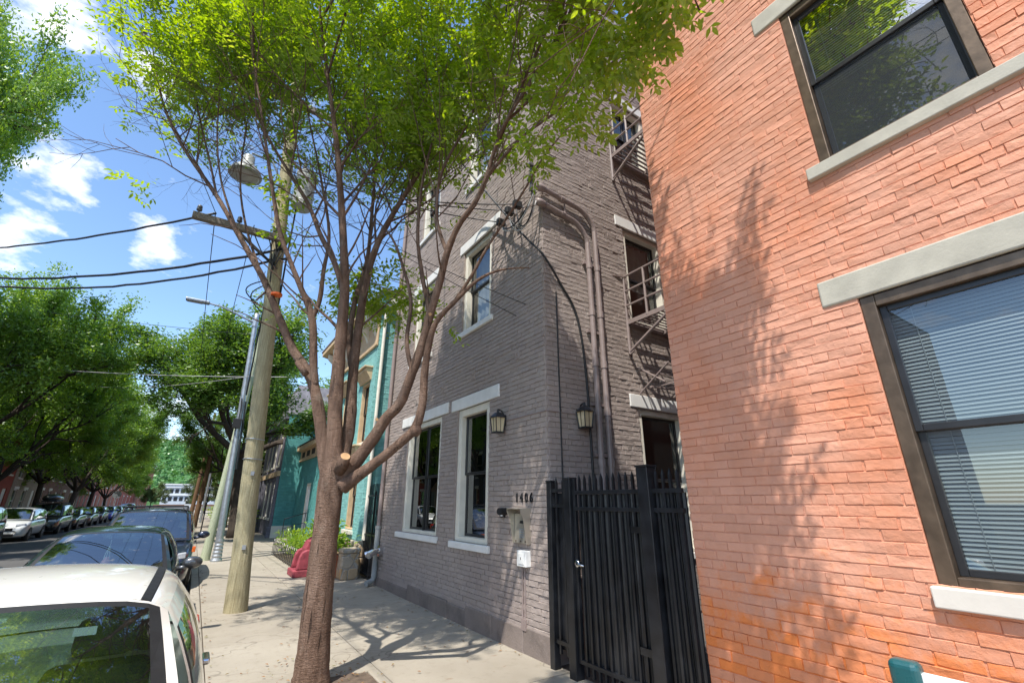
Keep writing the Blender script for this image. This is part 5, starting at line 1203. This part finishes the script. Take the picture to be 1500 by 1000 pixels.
    # pinnate leaf sprays
    leaf = MB(); nspray = 0
    def leaflet(p, d, s, up):
        w = d.cross(up); w = w.normalized() if w.length > 1e-3 else d.orthogonal().normalized(); nn = w.cross(d).normalized(); h = s*.21; dr = nn*(-s*.10)
        leaf.add([p, p + d*s*.35 + w*h + nn*h*.35, p + d*s*.72 + w*h*.75 + nn*h*.25 + dr*.4, p + d*s + dr, p + d*s*.72 - w*h*.75 + nn*h*.25 + dr*.4, p + d*s*.35 - w*h + nn*h*.35, p + d*s*.5], [(0,1,2,6),(6,2,3),(6,3,4),(0,6,4,5)])
    def spray(p, d):
        L = rng.uniform(.16, .28); d = (d + Vector((rng.gauss(0,.5), rng.gauss(0,.5), rng.gauss(-.1,.4)))).normalized(); up = Vector((rng.gauss(0,.35), rng.gauss(0,.35), 1)).normalized()
        n = rng.choice((2, 3, 3, 4)); w = d.cross(up).normalized(); sz = rng.uniform(.058, .098)
        for i in range(n):
            q = p + d*L*(i+.5)/n + Vector((0, 0, -.04*((i+.5)/n)**2))
            for s in (-1, 1): leaflet(q, (d*.45 + w*s*.85 + Vector((0, 0, rng.gauss(-.12, .15)))).normalized(), sz*rng.uniform(.8, 1.15), up)
        leaflet(p + d*L*.95, (d + Vector((0,0,-.2))).normalized(), sz*1.1, up)
    for pts, dd in ends:
        for q in pts:
            if not inside(q): continue
            lat = (q + BASE).dot(_rt)
            for k in range(4 if (q+BASE).y < 2.0 and (q+BASE).x < 2.7 else 1 if rng.random() < .85 else 2):
                if rng.random() < (.42 if lat < -2.2 else .16): continue
                spray(q + Vector((rng.gauss(0,.03), rng.gauss(0,.03), rng.gauss(0,.03))), dd); nspray += 1
    # a leafy low spray cluster behind the middle limbs, and small tufts on the bare limb
    for (u, v, dd, n, sd) in ((560, 435, D0+.9, 210, .34), (525, 425, D0+.8, 90, .26), (605, 455, D0+.5, 40, .26), (470, 455, D0+.6, 26, .2), (425, 270, D0+.2, 30, .25), (205, 275, D0+.1, 8, .08), (690, 225, D0-.4, 45, .3), (650, 190, D0-.3, 50, .3), (410, 330, D0+.1, 12, .15), (520, 240, D0, 30, .3)):
        c = at_dist(u, v, dd) - BASE
        for k in range(n):
            q = c + Vector((rng.gauss(0, sd), rng.gauss(0, sd), rng.gauss(0, sd*.7))); spray(q, Vector((rng.gauss(0,1), rng.gauss(0,1), -.2)).normalized())
    # boughs over the viewer's head, out of the picture, whose shade falls on the orange wall beside the gate
    for k in range(300):
        yp, zz, x = rng.uniform(2.02, 2.8), rng.uniform(-.4, 3.5), rng.uniform(1.35, 2.5)
        c = Vector((x, yp-(3.63-x)*SY, zz+(3.63-x)*SL))
        if (c.z-1.7) < 1.66*c.dot(_fh) or c.z > 9.6: continue
        c -= BASE; d = Vector((rng.gauss(0, 1), rng.gauss(0, 1), rng.gauss(.3, .4))).normalized(); wood.tube([c - d*.3, c, c + d*.3], [.006, .005, .003], 4)
        for j in range(6): spray(c + d*rng.uniform(-.3, .3), d)
    # the leafy right-hand lobe hanging before the corner of the orange house
    for (u, v, n, sd) in ((905, 55, 60, .24), (950, 25, 55, .2), (868, 105, 55, .22), (828, 62, 60, .28), (985, 5, 30, .14), (800, 120, 55, .26), (845, 185, 34, .18), (770, 60, 60, .3), (790, 205, 30, .16), (930, 95, 26, .12), (735, 120, 50, .3), (860, 20, 60, .3)):
        qd = ray(u, v); c = Vector((0, 0, CAMZ)) + qd*((2.4 if u > 820 else 2.25)/qd.x) - BASE
        for k in range(n):
            q = c + Vector((rng.gauss(0, sd*.6), rng.gauss(0, sd*.8), rng.gauss(0, sd*.6)))
            if (q+BASE).x < 3.55: spray(q, Vector((rng.gauss(0,1), rng.gauss(0,1), -.2)).normalized())
    wood.build('trunk', M['bark_brown'], t, smooth=True)
    leaf.build('crown', M['leaf_bright'], t)
    print('sprays', nspray, 'leaf faces', len(leaf.f), 'wood faces', len(wood.f), 'ends', len(ends))
foreground_tree()
# ------------------------------------------------------------------ cars (local frame: nose at y=0 facing -Y, z=0 on the road)
def grid_patch(f, ss, ts): return [[f(s, t) for t in ts] for s in ss]
def car(label, x, y, paint, L=4.7, Wd=1.80, H=1.45, kind='sedan', group=None, detail=False, name='parked_car', rails=False, box=False, category='car', ditch=False, marker=False):
    t = empty(name, (x, y, -.13), label, category, group); hw = Wd/2; P = M[paint]
    sed = kind == 'sedan'
    belt = .93 if sed else (1.02 if kind == 'suv' else .98); hoodz = belt - .06
    wb = 1.18 if sed else (1.12 if kind == 'suv' else .78)          # windscreen base y
    wt = wb + (.80 if sed else .70); rt = L-1.30 if sed else L-.42   # header, rear header
    rb = L-.72 if sed else L-.10
    if kind == 'box': wt = wb + .55; rt = L-.35; rb = L-.12
    zh = H-.06
    st = [(0.0, .52, hw*.62, .30), (.05, .66, hw*.80, .22), (.20, .74, hw*.93, .18), (wb*.55, hoodz-.07, hw*.985, .18), (wb, hoodz+.03, hw, .18), (wb+.5, belt, hw, .2), (L*.55, belt+.02, hw, .2), (L*.8, belt+.03, hw*.995, .2), (L-.35, belt+(.05 if sed else .04), hw*.95, .2), (L-.08, belt-.02 if sed else belt+.02, hw*.86, .26), (L, .72 if sed else .9, hw*.74, .34)]
    m = MB(); n = 0; vs = []
    for (yy, zt, w, zb) in st:
        half = [(w*.86, zb), (w*.97, zb+.10), (w, zb + (zt-zb)*.45), (w*.985, zb + (zt-zb)*.80), (w*.93, zt-.02), (w*.80, zt+.005), (w*.4, zt+.03), (0, zt+.04)]
        row = [(-a, yy, z) for a, z in half] + [(a, yy, z) for a, z in half[-2::-1]]; n = len(row); vs += row
    fs = [(i*n+k, i*n+k+1, (i+1)*n+k+1, (i+1)*n+k) for i in range(len(st)-1) for k in range(n-1)] + [(i*n+n-1, i*n, (i+1)*n, (i+1)*n+n-1) for i in range(len(st)-1)]
    fs += [tuple(range(n)), tuple(range((len(st)-1)*n, len(st)*n))[::-1]]
    m.add(vs, fs); m.build('body', P, t, smooth=True, sub=2)
    wbx, wtx, rtx, rbx = hw*.90, hw*.69, hw*.68, hw*.86
    if kind != 'sedan': wtx, rtx, rbx = hw*.76, hw*.76, hw*.84
    def arc(yc, z, w, bow, crown): return lambda s: Vector((w*s, yc + bow*s*s, z - crown*s*s - (.05*abs(s)**9 if crown > .03 else 0)))
    c0 = arc(wb-.10, belt+.02, wbx, .16, .02); c1 = arc(wt, zh, wtx, .10, .038); cm = arc((wt+rt)/2, H-.01, (wtx+rtx)/2+.02, .0, .05); c2 = arc(rt, zh-.015, rtx, -.09, .038); c3 = arc(rb+.06, belt+.05, rbx, -.14, .02)
    paintm = MB(); frit = MB()
    def patch(ca, cb, bulge, ring, name, glassm, frw=.018):
        def f(s, q):
            p = ca(s).lerp(cb(s), q); b = 4*q*(1-q)*bulge; dy = cb(0).y-ca(0).y; dz = cb(0).z-ca(0).z; nrm = Vector((0, -dz, dy)); nrm = nrm.normalized() if nrm.z > 0 else -nrm.normalized(); return p + nrm*b
        e = ring; S = [-1, -1+e*1.0, -1+e+frw*2] + [-.75+.15*i for i in range(11)] + [1-e-frw*2, 1-e, 1]; T = [0, .02, .06, .2, .4, .6, .8, .95, .985, 1]
        g = MB(); fm = MB()
        for i in range(len(S)-1):
            for j in range(len(T)-1):
                sm, tm = (S[i]+S[i+1])/2, (T[j]+T[j+1])/2
                tgt = paintm if (abs(sm) > 1-e or tm > .985 or tm < .02) else (fm if abs(sm) > 1-e-frw*2 or tm > .95 or tm < .06 else g)
                tgt.add([f(S[i],T[j]), f(S[i+1],T[j]), f(S[i+1],T[j+1]), f(S[i],T[j+1])], [(0,1,2,3)])
        g.build(name, glassm, t, smooth=True, weld=.0005); fm.build('window_seal', M['black_rubber'], t)
    patch(c0, c1, .035, .055, 'windshield', M['car_glass'], .035)
    patch(c3, c2, .03, .09, 'rear_window', M['car_glass'])
    # roof
    roof = MB(); S = [-1, -.97, -.94, -.91] + [-.88 + .08*i for i in range(23)] + [.91, .94, .97, 1]; T = [i/12 for i in range(13)]
    def fr(s, q): return c1(s)*((1-q)**2) + (cm(s)*2 - (c1(s)+c2(s))*.5)*(2*q*(1-q)) + c2(s)*(q*q)
    vs = [fr(s, q) for s in S for q in T]; k = len(T); roof.add(vs, [(i*k+j, (i+1)*k+j, (i+1)*k+j+1, i*k+j+1) for i in range(len(S)-1) for j in range(k-1)]); 
    paintm.add(roof.v, roof.f)
    if ditch:
        for sgn in (-1, 1):
            d = MB(); vs = []
            for q in [i/16 for i in range(17)]:
                for s, o in ((.825, .0005), (.83, .006), (.885, .006), (.89, .0005)): vs.append(fr(sgn*s, q) + Vector((0, 0, o)))
            d.add(vs, [(i*4+j, i*4+j+1, (i+1)*4+j+1, (i+1)*4+j) for i in range(16) for j in range(3)]); d.build('roof_moulding', M['black_rubber'], t)
    # sides
    for sgn in (-1, 1):
        lo = lambda q: Vector((sgn*(wbx + (hw*.955-wbx)*min(1, 4*q*(1-q)*1.3)) + sgn*(rbx-wbx)*q, c0(1).y + (c3(1).y-c0(1).y)*q, belt + .01 + .03*q))
        def hi(q):
            p = fr(sgn, q); return p
        def f(q, r):
            a, b = lo(q), hi(q); p = a.lerp(b, r); p.x += sgn*.045*4*r*(1-r)*.9; return p
        if kind == 'sedan': wins = [(.06, .455), (.485, .80)]
        else: wins = [(.05, .38), (.41, .70), (.73, .93)]
        q_ = sorted({0, .01, .02, .03, .045, *[a for w in wins for a in w], *[a+(b-a)*i/6 for a, b in wins for i in range(1, 6)], 1}); r_ = [0, .05, .2, .4, .6, .75, .86, .90, .94, .97, 1]
        gs = [MB() for _ in wins]
        for i in range(len(q_)-1):
            for j in range(len(r_)-1):
                qm, rm = (q_[i]+q_[i+1])/2, (r_[j]+r_[j+1])/2; tgt = paintm
                for wi, (a, b) in enumerate(wins):
                    if a < qm < b and .05 < rm < .86: tgt = gs[wi]
                if tgt is paintm and (.0 < rm < .86) and wins[0][0]-.03 < qm < wins[-1][1]+.02: tgt = frit
                tgt.add([f(q_[i], r_[j]), f(q_[i+1], r_[j]), f(q_[i+1], r_[j+1]), f(q_[i], r_[j+1])], [(0,1,2,3)])
        for g in gs: g.build('side_window', M['car_glass'], t, smooth=True, weld=.0005)
        frit.build('window_seal', M['black_rubber'], t, weld=.0005); frit = MB()
        # mirror, handles
        mm = MB(); mx = sgn*(hw+.13); my = wb+.30
        mm.lathe([(.02, -.05), (.07, -.045), (.095, .0), (.10, .05), (.085, .075)], 14, (0, 0, 0), 'y')
        mm.v = [(mx + vx*1.25, my + vy, belt+.09 + vz*.82) for vx, vy, vz in mm.v]; mm.tube([(sgn*(hw*.94), my, belt+.02), (mx-sgn*.03, my, belt+.05)], .03, 8)
        mi = mm.build('wing_mirror', P if paint != 'paint_green' else M['paint_grey'], t, smooth=True)
        for yy in ((L*.50, L*.72) if kind != 'box' else (L*.45, L*.68)):
            h = MB(); h.box(sgn*hw-.02 if sgn > 0 else -hw-.025, hw+.025 if sgn > 0 else -hw+.02, yy, yy+.19, belt-.12, belt-.085); h.build('door_handle', M['chrome'] if paint == 'paint_white' else P, t, bevel=.01)
    paintm.build('roof', P, t, smooth=True, weld=.002)
    # wheels
    for sgn in (-1, 1):
        for yy in (L*.19, L*.80):
            a = MB(); a.lathe([(.02, hw*.9), (.37, hw*.9), (.38, hw*.955 if sgn else 0), (.36, hw*.965), (.02, hw*.965)], 24, (0, yy, .34), 'x')
            if sgn < 0: a.v = [(-vx, vy, vz) for vx, vy, vz in a.v]
            a.build('wheel_arch', M['black_rubber'], t)
            w = MB(); w.lathe([(.22, hw-.20), (.31, hw-.20), (.33, hw-.17), (.33, hw-.02), (.31, hw+.01), (.225, hw+.012)], 28, (0, yy, .33), 'x')
            r = MB(); r.lathe([(.03, hw+.0), (.06, hw+.012), (.07, hw-.01)], 14, (0, yy, .33), 'x')
            r.lathe([(.223, hw-.15), (.223, hw+.005), (.20, hw+.008), (.195, hw-.05)], 28, (0, yy, .33), 'x')
            for k in range(7):
                an = k*6.2832/7; c, s = math.cos(an), math.sin(an); r.tube([(hw-.0, yy+.05*c, .33+.05*s), (hw-.015, yy+.2*c, .33+.2*s)], .024, 6)
            if sgn < 0: w.v = [(-vx, vy, vz) for vx, vy, vz in w.v]; r.v = [(-vx, vy, vz) for vx, vy, vz in r.v]
            wo = w.build('wheel', M['black_rubber'], t, smooth=False); r.build('rim', M['galv'], wo)
        h = MB(); hx = sgn*hw*.70; z0 = .60 if sed else .70
        h.prism([(hx-.17, .055+.03, z0), (hx+.14*(1 if sgn > 0 else 1), .10+.03, z0+.02), (hx+.14, .16, z0+.14), (hx-.17, .13, z0+.11)], (0, .12, 0)); h.v = [(vx, vy - .04 + abs(abs(vx)-hw*.7)*.0 + max(0, abs(vx)-hw*.7)*1.0, vz) for vx, vy, vz in h.v]
        h.build('headlight', M['headlamp'], t, bevel=.02)
        b = MB(); b.box(hx-.12, hx+.10, L-.14, L-.02, .70, .86) if sed else b.box(hx+.0*sgn-.07, hx+.07, L-.10, L+.01, .75, 1.05); b.v = [(vx*1.08, vy - max(0, abs(vx)-hw*.7)*.9, vz) for vx, vy, vz in b.v]; b.build('taillight', M['lead_red'], t, bevel=.02)
        if ditch and sgn > 0:
            b = MB(); b.box(hw*.80, hw*.955, L-.42, L-.2, .74, .93); b.build('quarter_light', M['lead_red'], t, bevel=.03)
        if marker and sgn > 0:
            b = MB(); b.box(hw-.05, hw+.012, .42, .56, .82, .93); b.build('side_marker', M['amber'], t, bevel=.01)
    g = MB(); g.box(-hw*.45, hw*.45, -.02, .06, .50, .64); g.build('grille', M['dark_sash'], t, bevel=.02)
    g = MB(); g.box(-hw*.55, hw*.55, -.015, .06, .26, .38); g.build('lower_grille', M['black_rubber'], t, bevel=.02)
    # cabin
    cab = MB(); cab.box(-hw*.80, hw*.80, wb+.02, wb+.42, belt-.28, belt+.0); cab.box(-hw*.82, hw*.82, wb+.3, rb-.2, .28, .34); cab.box(-hw*.83, -hw*.80, wb+.1, rb-.1, .3, belt-.02); cab.box(hw*.80, hw*.83, wb+.1, rb-.1, .3, belt-.02); cab.box(-hw*.8, hw*.8, rb-.22, rb-.12, .3, belt)
    cab.build('cabin', M['interior_dark'], t, bevel=.03)
    for yy, xs in ((wb+1.05, (-.38, .38)), (wb+1.95 if sed else wb+1.9, (-.38, .38))):
        for xx in xs:
            s = MB(); s.box(xx-.24, xx+.24, yy-.42, yy+.02, .42, .58); s.prism([(xx-.23, yy, .55), (xx+.23, yy, .55), (xx+.20, yy+.24, belt+.18), (xx-.20, yy+.24, belt+.18)], (0, .10, .02)); s.box(xx-.12, xx+.12, yy+.25, yy+.34, belt+.21, belt+.38); s.build('seat', M['seat_grey'], t, bevel=.04)
    if detail:
        v = MB(); v.box(-.12, .12, wt-.10, wt-.07, zh-.16, zh-.09); v.tube([(0, wt-.08, zh-.1), (0, wt-.05, zh-.03)], .012, 6); v.build('rearview_mirror', M['black_rubber'], t, bevel=.015)
        v = MB(); v.tube([(.36+.19*math.cos(a*.35), wb+.62+.05*math.sin(a*.35), belt-.02+.18*math.sin(a*.35)) for a in range(19)], .014, 6); v.build('steering_wheel', M['black_rubber'], t)
    if rails:
        for sgn in (-1, 1):
            v = MB(); pts = [fr(sgn*.86, q) + Vector((0, 0, .07 if 0 < i < 8 else .0)) for i, q in enumerate([.08, .12, .25, .4, .5, .6, .75, .88, .92])]; v.tube(pts, .02, 8); v.build('roof_rail', M['black_rubber'], t)
        for yy in (.35, .7): 
            v = MB(); a, b = fr(-.86, yy), fr(.86, yy); v.tube([a + Vector((0,0,.09)), b + Vector((0,0,.09))], .02, 6); v.build('cross_bar', M['black_rubber'], t)
    return t, dict(fr=fr, wb=wb, wt=wt, zh=zh, belt=belt, H=H, hw=hw, c0=c0, c1=c1)
K = 'cars parked along the right kerb'
YW = .66
tw, gw = car('white sedan with black roof strips parked nearest the viewer', -.61, YW, 'paint_white', L=4.75, Wd=1.74, H=1.53, group=K, detail=True, ditch=True)
# inspection sticker on the inside of its windshield
s = MB(); p = gw['c0'](.56).lerp(gw['c1'](.56), .865); u = (gw['c1'](.56)-gw['c0'](.56)).normalized(); nrm = Vector((0, u.z, -u.y)); p = p + Vector((0, .05, -.03)); 
s.add([p - Vector((.035,0,0)) - u*.022, p + Vector((.035,0,0)) - u*.022, p + Vector((.035,0,0)) + u*.022, p - Vector((.035,0,0)) + u*.022], [(0,1,2,3)]); s.build('sticker', M['plate_white'], tw)
ts, gs_ = car('dark green sedan with grey wing mirror parked behind the white car', -.86, 6.95, 'paint_green', L=4.7, Wd=1.74, H=1.50, group=K, detail=True)
tv, gv = car('dark blue grey sport utility vehicle with roof rails parked behind the green sedan', -.72, 12.2, 'paint_navy', L=4.7, Wd=1.84, H=1.70, kind='suv', group=K, detail=True, rails=True, marker=True)
# charm hanging from the green sedan's mirror
t = empty('hanging_charm', (-.86, 6.95+gs_['wt']-.13, gs_['zh']-.13-.16), 'pink and white charm hanging from the rearview mirror inside the green sedan', 'charm')
m = MB(); m.lathe([(.01, -.34), (.05, -.33), (.062, -.27), (.045, -.20), (.02, -.16)], 12); m.build('doll', M['pink'], t, smooth=True)
m = MB()
for k in range(7):
    a = k*.9; m.tube([(0, 0, -.02), (.03*math.cos(a), .02*math.sin(a), -.12), (.04*math.cos(a+.4), .03*math.sin(a+.4), -.24)], .006, 5)
m.tube([(0, 0, .05), (0, 0, -.03)], .004, 5); m.build('tassel', M['plate_white'], t)
K2 = 'cars parked along the left kerb'
XL = -7.55
car('black sport utility vehicle at the left edge with glossy hood', XL, 29.6-4.1, 'paint_black', L=4.8, Wd=1.92, H=1.74, kind='suv', group=K2)
car('pale grey boxy hatchback parked second on the left side', XL+.02, 33.2, 'paint_pearl', L=4.15, Wd=1.80, H=1.60, kind='box', group=K2)
tb, gb = car('black sport utility vehicle carrying a roof box on the left side', XL, 39.2, 'paint_black', L=4.9, Wd=1.95, H=1.76, kind='suv', group=K2, rails=True)
t = empty('roof_box', (XL, 39.2+2.4, -.13+1.86), 'black glossy cargo box strapped on top of a black sport utility vehicle', 'roof box')
m = MB(); m.lathe([(.02, -1.05), (.22, -1.0), (.36, -.75), (.42, -.2), (.42, .5), (.36, .95), (.05, 1.0)], 16, (0, 0, 0), 'y'); m.v = [(vx*1.05, vy, .2 + max(-.16, vz*.62)) for vx, vy, vz in m.v]; m.build('lid', M['paint_black'], t, smooth=True)
m = MB(); m.box(-.36, .36, -.8, .8, -.02, .06); m.build('tray', M['black_rubber'], t, bevel=.02)
car('black sedan parked behind the roof box car on the left', XL, 45.2, 'paint_black', group=K2)
car('dark grey compact sedan on the left, two places before the blue car', XL, 51.0, 'paint_grey', kind='sedan', H=1.5, group=K2)
car('silver trimmed dark hatchback just in front of the blue car on the left', XL, 56.8, 'paint_navy', kind='box', L=4.2, H=1.5, group=K2)
car('bright blue hatchback parked on the left side', XL, 63, 'paint_blue', kind='box', L=4.3, H=1.48, group=K2)
car('black sedan behind the blue car on the left', XL, 69, 'paint_black', group=K2)
car('silver sedan far up the left kerb', XL, 75.5, 'paint_silver', group=K2)
car('dark sport utility vehicle farthest up the left kerb', XL, 82, 'paint_navy', kind='suv', H=1.7, group=K2)
